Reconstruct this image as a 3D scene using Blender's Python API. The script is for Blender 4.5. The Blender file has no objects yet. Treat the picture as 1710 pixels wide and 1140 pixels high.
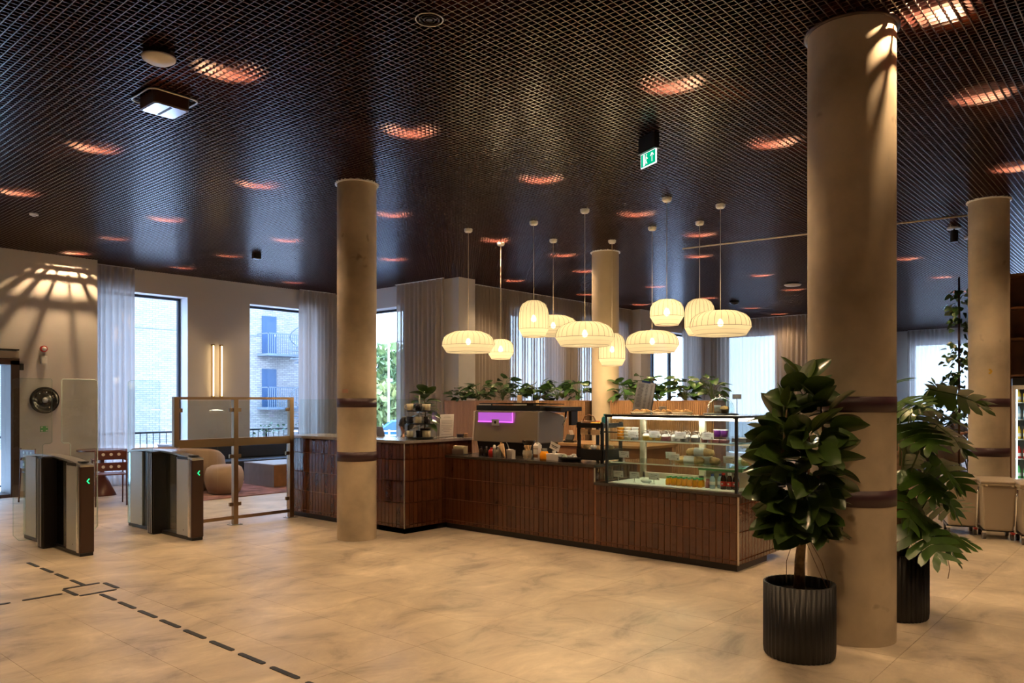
import bpy, math, random
from mathutils import Vector, Matrix, Euler
random.seed(7)
C = bpy.context.scene.collection
SC = bpy.context.scene
PI = math.pi
# ------------------------------------------------------------------ camera
cam_d = bpy.data.cameras.new('camera'); cam = bpy.data.objects.new('camera', cam_d); C.objects.link(cam)
cam.location = (0, 0, 1.5); cam.rotation_euler = (math.radians(90), 0, math.radians(41-90))
cam_d.sensor_width = 36; cam_d.lens = 1290/1710*36; cam_d.shift_y = 99/1710
cam_d.clip_start = .05; cam_d.clip_end = 500
SC.camera = cam
# ------------------------------------------------------------------ world, sun, exposure
W = bpy.data.worlds.new('sky'); SC.world = W; W.use_nodes = True
nt = W.node_tree; bg = nt.nodes['Background']
tc = nt.nodes.new('ShaderNodeTexCoord'); sep = nt.nodes.new('ShaderNodeSeparateXYZ'); rmp = nt.nodes.new('ShaderNodeValToRGB')
nt.links.new(tc.outputs['Generated'], sep.inputs[0]); nt.links.new(sep.outputs['Z'], rmp.inputs[0]); nt.links.new(rmp.outputs[0], bg.inputs[0])
rmp.color_ramp.elements[0].position = 0; rmp.color_ramp.elements[0].color = (.56, .72, 1, 1)
rmp.color_ramp.elements[1].position = .7; rmp.color_ramp.elements[1].color = (.36, .52, 1, 1)
bg.inputs[1].default_value = 8.5
sun_d = bpy.data.lights.new('sun', 'SUN'); sun = bpy.data.objects.new('sun', sun_d); C.objects.link(sun)
sun_d.energy = 4.5; sun_d.angle = .01; sun_d.color = (1, .93, .82)
sun.rotation_euler = Vector((1, .10, -.95)).to_track_quat('-Z', 'Y').to_euler()
SC.view_settings.view_transform = 'Standard'; SC.view_settings.look = 'None'
SC.view_settings.exposure = 0.68; SC.view_settings.gamma = 1; SC.view_settings.use_curve_mapping = False
SC.cycles.max_bounces = 9; SC.cycles.transparent_max_bounces = 24; SC.cycles.diffuse_bounces = 4
SC.cycles.glossy_bounces = 4; SC.cycles.transmission_bounces = 8
SC.cycles.sample_clamp_indirect = 6; SC.cycles.caustics_reflective = False; SC.cycles.caustics_refractive = False
SC.cycles.use_denoising = True
DOWNLIGHT_W = 172; DOWNLIGHT_COL = (1, .66, .355)
PENDANT_W = 13; SHADE_E = .33; LENS_E = 1.7
# ------------------------------------------------------------------ materials
MATS = {}
def pbr(name, col, rough=.5, metal=0, noise=None, bump=None, spec=.5, emit=None, trans=None, coat=0, alpha=None):
    """noise=(scale, amount, (sx,sy,sz)); bump=(scale,strength)"""
    m = bpy.data.materials.new(name); m.use_nodes = True; MATS[name] = m
    n = m.node_tree; b = n.nodes['Principled BSDF']
    b.inputs['Base Color'].default_value = (*col, 1); b.inputs['Roughness'].default_value = rough
    b.inputs['Metallic'].default_value = metal; b.inputs['Specular IOR Level'].default_value = spec
    b.inputs['Coat Weight'].default_value = coat
    if trans: b.inputs['Transmission Weight'].default_value = trans
    if alpha is not None: b.inputs['Alpha'].default_value = alpha
    if emit: b.inputs['Emission Color'].default_value = (*emit[0], 1); b.inputs['Emission Strength'].default_value = emit[1]
    if noise or bump:
        g = n.nodes.new('ShaderNodeNewGeometry'); mp = n.nodes.new('ShaderNodeMapping'); n.links.new(g.outputs['Position'], mp.inputs[0])
        if noise and len(noise) > 2: mp.inputs['Scale'].default_value = noise[2]
    if noise:
        t = n.nodes.new('ShaderNodeTexNoise'); t.inputs['Scale'].default_value = noise[0]; t.inputs['Detail'].default_value = 5
        n.links.new(mp.outputs[0], t.inputs[0])
        r = n.nodes.new('ShaderNodeMapRange'); r.inputs[1].default_value = .3; r.inputs[2].default_value = .7
        r.inputs[3].default_value = 1-noise[1]; r.inputs[4].default_value = 1+noise[1]*.6
        n.links.new(t.outputs[0], r.inputs[0])
        v = n.nodes.new('ShaderNodeVectorMath'); v.operation = 'SCALE'; v.inputs[0].default_value = col
        n.links.new(r.outputs[0], v.inputs['Scale']); n.links.new(v.outputs[0], b.inputs['Base Color'])
    if bump:
        t2 = n.nodes.new('ShaderNodeTexNoise'); t2.inputs['Scale'].default_value = bump[0]; t2.inputs['Detail'].default_value = 4
        n.links.new(g.outputs['Position'], t2.inputs[0])
        bp = n.nodes.new('ShaderNodeBump'); bp.inputs['Strength'].default_value = bump[1]; bp.inputs['Distance'].default_value = .01
        n.links.new(t2.outputs[0], bp.inputs['Height']); n.links.new(bp.outputs[0], b.inputs['Normal'])
    return m
def emis(name, col, s):
    m = bpy.data.materials.new(name); m.use_nodes = True; n = m.node_tree; n.nodes.clear()
    e = n.nodes.new('ShaderNodeEmission'); e.inputs[0].default_value = (*col, 1); e.inputs[1].default_value = s
    o = n.nodes.new('ShaderNodeOutputMaterial'); n.links.new(e.outputs[0], o.inputs[0]); return m
def glassy(name, tint=(.93, .97, .96), refl=.06, rough=0.0):
    """thin clear sheet: mostly transparent with a fresnel reflection"""
    m = bpy.data.materials.new(name); m.use_nodes = True; n = m.node_tree; n.nodes.clear()
    tr = n.nodes.new('ShaderNodeBsdfTransparent'); tr.inputs[0].default_value = (*tint, 1)
    gl = n.nodes.new('ShaderNodeBsdfGlossy'); gl.inputs['Roughness'].default_value = rough
    lw = n.nodes.new('ShaderNodeLayerWeight'); lw.inputs[0].default_value = .5
    pw_ = n.nodes.new('ShaderNodeMath'); pw_.operation = 'POWER'; pw_.inputs[1].default_value = 5; n.links.new(lw.outputs['Facing'], pw_.inputs[0])
    fr = n.nodes.new('ShaderNodeMath'); fr.operation = 'MULTIPLY_ADD'; fr.inputs[1].default_value = .9; fr.inputs[2].default_value = .035; n.links.new(pw_.outputs[0], fr.inputs[0])
    mx = n.nodes.new('ShaderNodeMixShader'); o = n.nodes.new('ShaderNodeOutputMaterial')
    n.links.new(fr.outputs[0], mx.inputs[0]); n.links.new(tr.outputs[0], mx.inputs[1]); n.links.new(gl.outputs[0], mx.inputs[2])
    n.links.new(mx.outputs[0], o.inputs[0]); return m
def cloth(name, col, transp=.25, transl=.5):
    m = bpy.data.materials.new(name); m.use_nodes = True; n = m.node_tree; n.nodes.clear()
    tr = n.nodes.new('ShaderNodeBsdfTransparent'); tr.inputs[0].default_value = (1, 1, 1, 1)
    df = n.nodes.new('ShaderNodeBsdfDiffuse'); df.inputs[0].default_value = (*col, 1)
    tl = n.nodes.new('ShaderNodeBsdfTranslucent'); tl.inputs[0].default_value = (*col, 1)
    m1 = n.nodes.new('ShaderNodeMixShader'); m1.inputs[0].default_value = transl
    m2 = n.nodes.new('ShaderNodeMixShader'); m2.inputs[0].default_value = transp
    o = n.nodes.new('ShaderNodeOutputMaterial')
    n.links.new(df.outputs[0], m1.inputs[1]); n.links.new(tl.outputs[0], m1.inputs[2])
    n.links.new(m1.outputs[0], m2.inputs[1]); n.links.new(tr.outputs[0], m2.inputs[2]); n.links.new(m2.outputs[0], o.inputs[0]); return m

def floor_mat():
    m = pbr('floor_stone', (.5, .4, .28), .4); n = m.node_tree; b = n.nodes['Principled BSDF']
    g = n.nodes.new('ShaderNodeNewGeometry'); mp = n.nodes.new('ShaderNodeMapping'); n.links.new(g.outputs['Position'], mp.inputs[0])
    mp.inputs['Rotation'].default_value = (0, 0, .5); mp.inputs['Scale'].default_value = (1, 1.5, 1)
    t = n.nodes.new('ShaderNodeTexNoise'); t.inputs['Scale'].default_value = 1.7; t.inputs['Detail'].default_value = 10; t.inputs['Roughness'].default_value = .66; t.inputs['Distortion'].default_value = .6
    n.links.new(mp.outputs[0], t.inputs[0])
    r = n.nodes.new('ShaderNodeValToRGB'); n.links.new(t.outputs[0], r.inputs[0])
    e = r.color_ramp.elements; e[0].position = .31; e[0].color = (.23, .19, .15, 1); e[1].position = .71; e[1].color = (.64, .54, .41, 1)
    x = e.new(.45); x.color = (.42, .35, .27, 1); x = e.new(.55); x.color = (.49, .41, .31, 1)
    n.links.new(r.outputs[0], b.inputs['Base Color'])
    t2 = n.nodes.new('ShaderNodeTexNoise'); t2.inputs['Scale'].default_value = 3; n.links.new(g.outputs['Position'], t2.inputs[0])
    mr = n.nodes.new('ShaderNodeMapRange'); mr.inputs[3].default_value = .28; mr.inputs[4].default_value = .5; n.links.new(t2.outputs[0], mr.inputs[0])
    n.links.new(mr.outputs[0], b.inputs['Roughness'])
    return m
def brickface_mat():
    m = pbr('pale_brick', (.8, .78, .74), .8); n = m.node_tree; b = n.nodes['Principled BSDF']
    g = n.nodes.new('ShaderNodeNewGeometry'); s = n.nodes.new('ShaderNodeSeparateXYZ'); c = n.nodes.new('ShaderNodeCombineXYZ')
    n.links.new(g.outputs['Position'], s.inputs[0]); n.links.new(s.outputs['X'], c.inputs['X']); n.links.new(s.outputs['Z'], c.inputs['Y'])
    t = n.nodes.new('ShaderNodeTexBrick'); n.links.new(c.outputs[0], t.inputs['Vector'])
    t.inputs['Color1'].default_value = (.33, .31, .295, 1); t.inputs['Color2'].default_value = (.235, .215, .205, 1); t.inputs['Mortar'].default_value = (.14, .14, .14, 1)
    t.inputs['Scale'].default_value = 1; t.inputs['Brick Width'].default_value = .3; t.inputs['Row Height'].default_value = .1; t.inputs['Mortar Size'].default_value = .012
    n.links.new(t.outputs[0], b.inputs['Base Color']); return m
def tile_mat():
    m = pbr('glazed_brown_tile', (.09, .028, .013), .13, coat=.4); n = m.node_tree; b = n.nodes['Principled BSDF']
    g = n.nodes.new('ShaderNodeNewGeometry'); oi = n.nodes.new('ShaderNodeObjectInfo')
    t = n.nodes.new('ShaderNodeTexNoise'); t.inputs['Scale'].default_value = 9; t.inputs['Detail'].default_value = 3; n.links.new(g.outputs['Position'], t.inputs[0])
    ad = n.nodes.new('ShaderNodeMath'); ad.operation = 'ADD'; n.links.new(t.outputs[0], ad.inputs[0]); n.links.new(oi.outputs['Random'], ad.inputs[1])
    r = n.nodes.new('ShaderNodeValToRGB'); n.links.new(ad.outputs[0], r.inputs[0])
    e = r.color_ramp.elements; e[0].position = .3; e[0].color = (.050, .013, .006, 1); e[1].position = 1; e[1].color = (.105, .034, .014, 1)
    n.links.new(r.outputs[0], b.inputs['Base Color'])
    t2 = n.nodes.new('ShaderNodeTexNoise'); t2.inputs['Scale'].default_value = 22; t2.inputs['Detail'].default_value = 2; n.links.new(g.outputs['Position'], t2.inputs[0])
    bp = n.nodes.new('ShaderNodeBump'); bp.inputs['Strength'].default_value = .6; bp.inputs['Distance'].default_value = .01
    n.links.new(t2.outputs[0], bp.inputs['Height']); n.links.new(bp.outputs[0], b.inputs['Normal']); return m
def concrete_mat():
    m = pbr('column_concrete', (.55, .45, .32), .75); n = m.node_tree; b = n.nodes['Principled BSDF']
    g = n.nodes.new('ShaderNodeNewGeometry')
    t = n.nodes.new('ShaderNodeTexNoise'); t.inputs['Scale'].default_value = 2.2; t.inputs['Detail'].default_value = 7; n.links.new(g.outputs['Position'], t.inputs[0])
    r = n.nodes.new('ShaderNodeValToRGB'); n.links.new(t.outputs[0], r.inputs[0])
    e = r.color_ramp.elements; e[0].position = .32; e[0].color = (.36, .30, .22, 1); e[1].position = .62; e[1].color = (.60, .50, .36, 1)
    v = n.nodes.new('ShaderNodeTexNoise'); v.inputs['Scale'].default_value = 5.5; v.inputs['Detail'].default_value = 2; n.links.new(g.outputs['Position'], v.inputs[0])
    r2 = n.nodes.new('ShaderNodeValToRGB'); n.links.new(v.outputs[0], r2.inputs[0])
    e = r2.color_ramp.elements; e[0].position = .70; e[0].color = (1, 1, 1, 1); e[1].position = .76; e[1].color = (.62, .60, .57, 1)
    mx = n.nodes.new('ShaderNodeMix'); mx.data_type = 'RGBA'; mx.blend_type = 'MULTIPLY'; mx.inputs[0].default_value = 1
    n.links.new(r.outputs[0], mx.inputs[6]); n.links.new(r2.outputs[0], mx.inputs[7]); n.links.new(mx.outputs[2], b.inputs['Base Color'])
    bp = n.nodes.new('ShaderNodeBump'); bp.inputs['Strength'].default_value = .15; bp.inputs['Distance'].default_value = .01
    n.links.new(t.outputs[0], bp.inputs['Height']); n.links.new(bp.outputs[0], b.inputs['Normal']); return m

M_FLOOR = floor_mat(); M_BRICK = brickface_mat(); M_TILE = tile_mat(); M_CONC = concrete_mat()
M_GROUT = pbr('grout', (.26, .105, .045), .8)
M_JOINT = pbr('floor_joint', (.20, .15, .10), .8)
M_WALL = pbr('painted_wall', (.62, .60, .57), .85, bump=(60, .03))
M_PLENUM = pbr('plenum_black', (.010, .008, .008), .9)
M_GRID = pbr('ceiling_grid_copper_black', (.034, .008, .007), .4, 0, spec=.4, coat=1)
M_GRID.node_tree.nodes['Principled BSDF'].inputs['Coat Roughness'].default_value = .23
M_BLACK = pbr('black_plastic', (.012, .012, .013), .35)
M_BLACKM = pbr('black_metal', (.015, .014, .014), .3, .4)
M_DBROWN = pbr('dark_brown_frame', (.05, .022, .014), .35)
M_BAND = pbr('column_band_purple', (.045, .015, .022), .45)
M_WHITE = pbr('white_plastic', (.75, .74, .70), .4)
M_CREAM = pbr('cream_enamel', (.72, .62, .48), .4)
M_STEEL = pbr('brushed_steel', (.55, .54, .50), .3, 1, bump=(200, .05))
M_STEELD = pbr('bead_blasted_panel', (.58, .60, .60), .42, .35)
M_CHROME = pbr('polished_metal', (.8, .8, .8), .12, 1)
M_BRASS = pbr('satin_bronze', (.36, .255, .16), .34, 1, bump=(80, .04))
M_WINF = pbr('window_frame_navy', (.02, .026, .04), .4)
M_REVEAL = pbr('reveal_white', (.75, .75, .75), .7)
M_GLASS = glassy('clear_glass'); M_GLASSG = glassy('green_glass', (.86, .95, .92))
M_GLASSD = glassy('smoked_glass', (.35, .38, .38))
M_EDGE = pbr('glass_edge', (.8, .92, .88), .2, emit=None)
M_CURT = cloth('sheer_curtain', (.56, .50, .44), .10, .42)
M_CURTD = cloth('linen_curtain', (.56, .50, .45), .10, .35)
M_WOODS = pbr('slat_wood', (.36, .19, .09), .5, noise=(8, .25, (1, 1, .1)), bump=(50, .05))
M_WOODF = pbr('plank_wood', (.46, .27, .13), .5, noise=(5, .3, (.3, 3, 1)))
M_WOODD = pbr('desk_wood', (.22, .10, .045), .45, noise=(6, .3))
M_TOP = pbr('dark_stone_top', (.05, .042, .036), .22, noise=(20, .3))
M_TOPL = pbr('pale_stone_top', (.30, .27, .26), .18, noise=(20, .2))
M_KICK = pbr('kick_plate', (.022, .018, .018), .35, .3)
M_TRIM = pbr('aluminium_trim', (.72, .66, .58), .3, .8)
M_LEAF = pbr('rubber_leaf', (.050, .098, .020), .28, noise=(9, .35), coat=.3)
M_LEAFY = pbr('young_leaf', (.09, .14, .03), .35, noise=(9, .3))
M_LEAFM = pbr('monstera_leaf', (.055, .125, .016), .32, noise=(7, .35), coat=.2)
M_LEAFP = pbr('planter_leaf', (.05, .12, .03), .38, noise=(9, .5))
M_STEM = pbr('green_stem', (.09, .13, .04), .5)
M_BARK = pbr('bark', (.21, .13, .07), .8, noise=(30, .4), bump=(60, .5))
M_SOIL = pbr('potting_soil', (.02, .014, .01), .95, bump=(80, .8))
M_POT = pbr('charcoal_ribbed_pot', (.014, .013, .013), .42)
M_BOUCLE = pbr('tan_boucle', (.38, .26, .19), .9, bump=(140, .5))
M_NAVY = pbr('navy_upholstery', (.035, .045, .07), .75, bump=(120, .15))
M_TAUPE = pbr('taupe_veneer', (.21, .19, .185), .5, noise=(6, .15))
M_DRED = pbr('oxblood_wood', (.11, .03, .02), .35)
M_PAPER = pbr('paper', (.72, .70, .68), .8); M_INK = pbr('ink', (.04, .04, .05), .8)
M_KRAFT = pbr('kraft_paper', (.50, .34, .19), .8, noise=(30, .25))
M_BREAD = pbr('bread_crust', (.72, .46, .20), .7, noise=(25, .35), bump=(60, .3))
M_MUGW = pbr('mug_cream', (.70, .58, .42), .3); M_MUGD = pbr('mug_dark', (.025, .02, .03), .25)
M_ORANGE = pbr('orange_juice', (.85, .33, .01), .2, spec=.6); M_GREENC = pbr('green_cap', (.10, .42, .13), .4)
M_RED = pbr('red_plastic', (.55, .03, .02), .35); M_COLA = pbr('cola_dark', (.03, .008, .005), .15)
M_BLUEB = pbr('water_bottle', (.45, .62, .75), .12, alpha=.75); M_NAVYC = pbr('navy_cap', (.02, .04, .15), .4)
M_PURPLE = pbr('purple_jelly', (.18, .03, .32), .3); M_YELLOW = pbr('yellow', (.75, .48, .05), .5); M_TEAL = pbr('teal', (.02, .22, .25), .5)
M_CLEARP = glassy('clear_plastic', (.88, .88, .88), rough=.08)
M_PINK = pbr('berry_layer', (.35, .10, .10), .5)
M_SKIN = pbr('skin', (.42, .22, .14), .55); M_HAIR = pbr('dark_hair', (.012, .009, .008), .5, bump=(90, .4)); M_SHIRT = pbr('dark_shirt', (.03, .028, .03), .85)
M_SHIRT2 = pbr('blue_grey_shirt', (.16, .18, .25), .85); M_TROUS = pbr('dark_trousers', (.02, .022, .03), .85)
M_MACH = pbr('machine_bronze_panel', (.38, .32, .25), .42, .5)
M_BIN = pbr('bin_greige', (.40, .33, .25), .45); M_RUBBERW = pbr('grey_rubber', (.12, .11, .10), .7)
M_EXITG = emis('exit_green', (.0, .32, .16), 1.0); M_EXITW = emis('exit_white', (.85, 1, .95), 1.0)
M_LENS = emis('downlight_lens', (1, .16, .035), LENS_E)
M_BULB = emis('bulb', (1, .82, .5), 14)
M_TUBE = emis('led_tube', (1, .66, .30), 4.5)
M_ARROW = emis('green_arrow', (.02, 1, .22), 1.6)
M_MAGENTA = emis('magenta_led', (.75, .10, 1), 1.6); M_PANELM = pbr('magenta_lit_glass', (.35, .2, .4), .3, emit=((.45, .08, .62), .55))
M_SCREEN = emis('screen_blue', (.16, .27, .62), 1.0); M_SCREENW = emis('screen_white', (.35, .45, .8), 1.0)
M_CASELED = emis('case_led', (1, .86, .66), 32); M_FRLED = emis('fridge_led', (.85, .95, 1), 3.5)
M_COPPER = pbr('copper_reflector', (.75, .28, .12), .25, 1)
M_SHADE = bpy.data.materials.new('pleated_fabric_shade'); M_SHADE.use_nodes = True
_n = M_SHADE.node_tree; _n.nodes.clear()
_e = _n.nodes.new('ShaderNodeEmission'); _e.inputs[0].default_value = (1, .74, .37, 1); _e.inputs[1].default_value = SHADE_E
_t = _n.nodes.new('ShaderNodeBsdfTranslucent'); _t.inputs[0].default_value = (.30, .26, .19, 1)
_x = _n.nodes.new('ShaderNodeBsdfTransparent'); _x.inputs[0].default_value = (1, 1, 1, 1)
_a = _n.nodes.new('ShaderNodeAddShader'); _m = _n.nodes.new('ShaderNodeMixShader'); _m.inputs[0].default_value = .10; _o = _n.nodes.new('ShaderNodeOutputMaterial')
_n.links.new(_e.outputs[0], _a.inputs[0]); _n.links.new(_t.outputs[0], _a.inputs[1]); _n.links.new(_a.outputs[0], _m.inputs[1]); _n.links.new(_x.outputs[0], _m.inputs[2]); _n.links.new(_m.outputs[0], _o.inputs[0])
M_RUG = pbr('rose_rug', (.27, .13, .13), .95, noise=(4, .7), bump=(150, .4))
M_EXTG = pbr('outside_paving', (.55, .55, .55), .9, noise=(2, .2)); M_TREE = pbr('tree_green', (.12, .19, .06), .8); M_TREE2 = pbr('tree_yellow', (.20, .23, .07), .8)
M_CAR = pbr('car_blue', (.02, .16, .42), .25, .3, coat=1); M_CARG = pbr('car_glass', (.05, .12, .2), .08)
M_STAIR = pbr('pale_blue_metal', (.13, .17, .22), .5, .2); M_DOORB = pbr('blue_door', (.022, .06, .13), .5)
M_ROOFP = pbr('pink_roof', (.55, .28, .24), .8)

# ------------------------------------------------------------------ mesh helpers
class MB:
    def __init__(s): s.v = []; s.f = []; s.sm = []
    def add(s, v, f, smooth=False):
        o = len(s.v); s.v += [tuple(p) for p in v]; s.f += [tuple(i+o for i in q) for q in f]; s.sm += [smooth]*len(f); return s
    def box(s, x0, x1, y0, y1, z0, z1):
        return s.add([(x0,y0,z0),(x1,y0,z0),(x1,y1,z0),(x0,y1,z0),(x0,y0,z1),(x1,y0,z1),(x1,y1,z1),(x0,y1,z1)],
                     [(0,3,2,1),(4,5,6,7),(0,1,5,4),(1,2,6,5),(2,3,7,6),(3,0,4,7)])
    def cbox(s, c, d, rz=0, rx=0, ry=0):
        R = Euler((rx, ry, rz)).to_matrix(); c = Vector(c); q = []
        for z in (-.5, .5):
            for x, y in ((-.5,-.5),(.5,-.5),(.5,.5),(-.5,.5)): q.append(c + R @ Vector((x*d[0], y*d[1], z*d[2])))
        return s.add(q, [(0,3,2,1),(4,5,6,7),(0,1,5,4),(1,2,6,5),(2,3,7,6),(3,0,4,7)])
    def tube(s, pts, r, n=8, cap=True):
        pts = [Vector(p) for p in pts]; rs = r if isinstance(r, (list, tuple)) else [r]*len(pts)
        v = []; f = []; up = Vector((0, 0, 1)); prev = None
        for i, p in enumerate(pts):
            d = (pts[min(i+1, len(pts)-1)] - pts[max(i-1, 0)]).normalized()
            if prev is None:
                a = d.cross(up) if abs(d.z) < .95 else d.cross(Vector((1, 0, 0)))
            else: a = prev - d*prev.dot(d)
            a.normalize(); b = d.cross(a); prev = a
            for k in range(n):
                t = 2*PI*k/n; v.append(p + (a*math.cos(t) + b*math.sin(t))*rs[i])
        for i in range(len(pts)-1):
            for k in range(n):
                f.append((i*n+k, i*n+(k+1) % n, (i+1)*n+(k+1) % n, (i+1)*n+k))
        s.add(v, f, True)
        if cap:
            o = len(s.v)-len(v); s.f += [tuple(o+k for k in range(n))[::-1], tuple(o+(len(pts)-1)*n+k for k in range(n))]; s.sm += [False, False]
        return s
    def lathe(s, prof, n=24, c=(0, 0, 0), smooth=True, rf=None, sx=1, sy=1):
        v = []; f = []
        for i, (r, z) in enumerate(prof):
            for k in range(n):
                t = 2*PI*k/n; rr = r*(rf(t) if rf else 1); v.append((c[0]+rr*math.cos(t)*sx, c[1]+rr*math.sin(t)*sy, c[2]+z))
        for i in range(len(prof)-1):
            for k in range(n): f.append((i*n+k, i*n+(k+1) % n, (i+1)*n+(k+1) % n, (i+1)*n+k))
        return s.add(v, f, smooth)
    def disc(s, c, r, n=24, up=True, rf=None):
        v = [(c[0]+r*(rf(2*PI*k/n) if rf else 1)*math.cos(2*PI*k/n), c[1]+r*(rf(2*PI*k/n) if rf else 1)*math.sin(2*PI*k/n), c[2]) for k in range(n)]
        return s.add(v, [tuple(range(n)) if up else tuple(range(n))[::-1]])
    def cyl(s, c, r, h, n=20, r2=None):
        r2 = r if r2 is None else r2
        s.lathe([(r, 0), (r2, h)], n, c); s.disc(c, r, n, False); return s.disc((c[0], c[1], c[2]+h), r2, n, True)
    def extr(s, poly, axis, a0, a1):
        """poly of 2-D points extruded along an axis ('x': poly=(y,z); 'y': poly=(x,z); 'z': poly=(x,y))"""
        n = len(poly)
        def P(p, a): return {'x': (a, p[0], p[1]), 'y': (p[0], a, p[1]), 'z': (p[0], p[1], a)}[axis]
        v = [P(p, a0) for p in poly]+[P(p, a1) for p in poly]
        return s.add(v, [tuple(range(n))[::-1], tuple(range(n, 2*n))]+[(k, (k+1) % n, n+(k+1) % n, n+k) for k in range(n)])
    def xf(s, M):
        s.v = [tuple(M @ Vector(p)) for p in s.v]; return s
    def mesh(s, name, mat):
        me = bpy.data.meshes.new(name); me.from_pydata(s.v, [], s.f); me.polygons.foreach_set('use_smooth', s.sm)
        if mat: me.materials.append(mat)
        me.update(); return me
def link(name, me, parent=None, loc=(0, 0, 0), rz=0, mat4=None):
    o = bpy.data.objects.new(name, me); C.objects.link(o)
    if parent: o.parent = parent
    if mat4 is not None: o.matrix_local = mat4
    else: o.location = loc; o.rotation_euler = (0, 0, rz)
    return o
def P(name, mb, mat, parent=None, loc=(0, 0, 0), rz=0, bevel=0, label=None, stuff=False, fixn=False):
    me = mb.mesh(name, mat)
    if fixn:
        import bmesh
        b = bmesh.new(); b.from_mesh(me); bmesh.ops.recalc_face_normals(b, faces=b.faces); b.to_mesh(me); b.free()
    o = link(name, me, parent, loc, rz)
    if bevel:
        m = o.modifiers.new('bevel', 'BEVEL'); m.width = bevel; m.segments = 2; m.limit_method = 'ANGLE'; m.angle_limit = .7
    if label: o['label'] = label
    if stuff: o['kind'] = 'stuff'
    return o
def T(name, label, cat, loc=(0, 0, 0), rz=0, group=None):
    o = bpy.data.objects.new(name, None); C.objects.link(o); o.location = loc; o.rotation_euler = (0, 0, rz)
    o.empty_display_size = .1; o['label'] = label; o['category'] = cat
    if group: o['group'] = group
    return o
def tag(o, label, cat, group=None, kind=None):
    o['label'] = label; o['category'] = cat
    if group: o['group'] = group
    if kind: o['kind'] = kind
    return o
def S(name, mb, mat, parent=None, bevel=0, label=None):
    o = P(name, mb, mat, parent, bevel=bevel)
    if parent is None: o['kind'] = 'structure'
    if label: o['label'] = label
    return o
def clone(root, loc, rz=0, label=None, group=None):
    r = root.copy(); C.objects.link(r); r.location = loc; r.rotation_euler = (0, 0, rz)
    if label: r['label'] = label
    if group: r['group'] = group
    for ch in list(root.children):
        c = ch.copy(); C.objects.link(c); c.parent = r
        for g in ch.children:
            d = g.copy(); C.objects.link(d); d.parent = c
    return r
FWD = (math.cos(math.radians(41)), math.sin(math.radians(41)))
def depth(x, y): return x*FWD[0]+y*FWD[1]

# ================================================================== SETTING
CZ = 3.86
# ---- floor slab and tiles
fl = S('floor', MB().box(-6, 28.6, -8, 14.6, -.14, -.012), M_JOINT)
px_, py_ = .57, 1.14
cand = []
for i in range(-14, 50):
    for j in range(-10, 12):
        x0 = 1.47+i*px_; y0 = 2.40+j*py_
        if x0+px_ < -6 or x0 > 28.3 or y0+py_ < -8 or y0 > 14.2: continue
        cx, cy = x0+px_/2, y0+py_/2
        if cx > 10.4 and cy > 10.8: continue
        if 11.2 < x0+.01 < 18 and y0+.01 < 4.6: continue
        d = depth(cx, cy); l = cx*FWD[1]-cy*FWD[0]
        vis = d > 2.5 and abs(l/d) < .74
        cand.append((1/(d**3) if vis else 0, x0, y0))
cand.sort(reverse=True)
tile_me = MB().box(.001, px_-.001, .001, py_-.001, -.014, 0).mesh('floor_tile', M_FLOOR)
rest = MB()
for k, (w, x0, y0) in enumerate(cand):
    if k < 300: link('floor_tile', tile_me, fl, (x0, y0, 0))
    else: rest.box(x0+.001, x0+px_-.001, y0+.001, y0+py_-.001, -.014, 0)
P('floor_tiles_far', rest, M_FLOOR, fl, stuff=True)
pk = MB()
for j in range(-60, 32):
    y0 = j*.145; off = random.uniform(0, 1.8)
    xs = [11.17]+[11.17+off+1.8*q for q in range(5) if 11.4 < 11.17+off+1.8*q < 17.9]+[18.0]
    if y0+.145 > 4.68: continue
    for a, b in zip(xs, xs[1:]): pk.box(a+.002, b-.002, y0+.002, y0+.143, -.014, -.001)
P('wood_planks', pk, M_WOODF, fl, stuff=True)
# ---- ceiling: slab above, open cell grid below
ce = S('ceiling', MB().box(-6, 29, -8, 15, 4.75, 4.9), M_PLENUM)
bl = MB(); t = .0031
def rowx(y): return 10.5 if y > 10.95 else (21.4 if y > 7.6 else 28.6)
y = -7.9
while y < 14.25:
    bl.box(-5.9, rowx(y), y-t, y+t, CZ, CZ+.024); y += .05
x = -5.9
while x < 28.6:
    y1 = 14.25 if x < 10.48 else (10.95 if x < 21.4 else 7.6)
    bl.box(x-t, x+t, -7.9, y1, CZ+.0004, CZ+.0244); x += .05
P('ceiling_grid', bl, M_GRID, ce, stuff=True)
# ---- walls
H0 = 4.8
def wall(name, boxes, parent=None): 
    m = MB()
    for b in boxes: m.box(*b)
    return S(name, m, M_WALL)
wl = wall('wall_left', [(-6, 1.9, 13.78, 14.35, 0, H0), (1.9, 4.04, 13.78, 14.35, 2.16, H0), (4.04, 5.23, 13.78, 14.35, 0, H0)])
wb = wall('wall_back', [(5.23, 5.35, 14.25, 14.7, 0, H0), (5.35, 7.03, 14.25, 14.7, 3.47, H0), (5.35, 7.03, 14.25, 14.7, 0, .12), (7.03, 8.3, 14.25, 14.7, 0, H0),
     (8.3, 9.95, 14.25, 14.7, 3.47, H0), (8.3, 9.95, 14.25, 14.7, 0, .12), (9.95, 10.9, 14.25, 14.7, 0, H0)])
wa = wall('wall_alcove', [(10.45, 10.9, 13.65, 14.25, 0, H0), (10.45, 10.9, 12.02, 13.65, 3.45, H0), (10.45, 10.9, 12.02, 13.65, 0, .12), (10.45, 10.9, 10.43, 12.02, 0, H0)])
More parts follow.
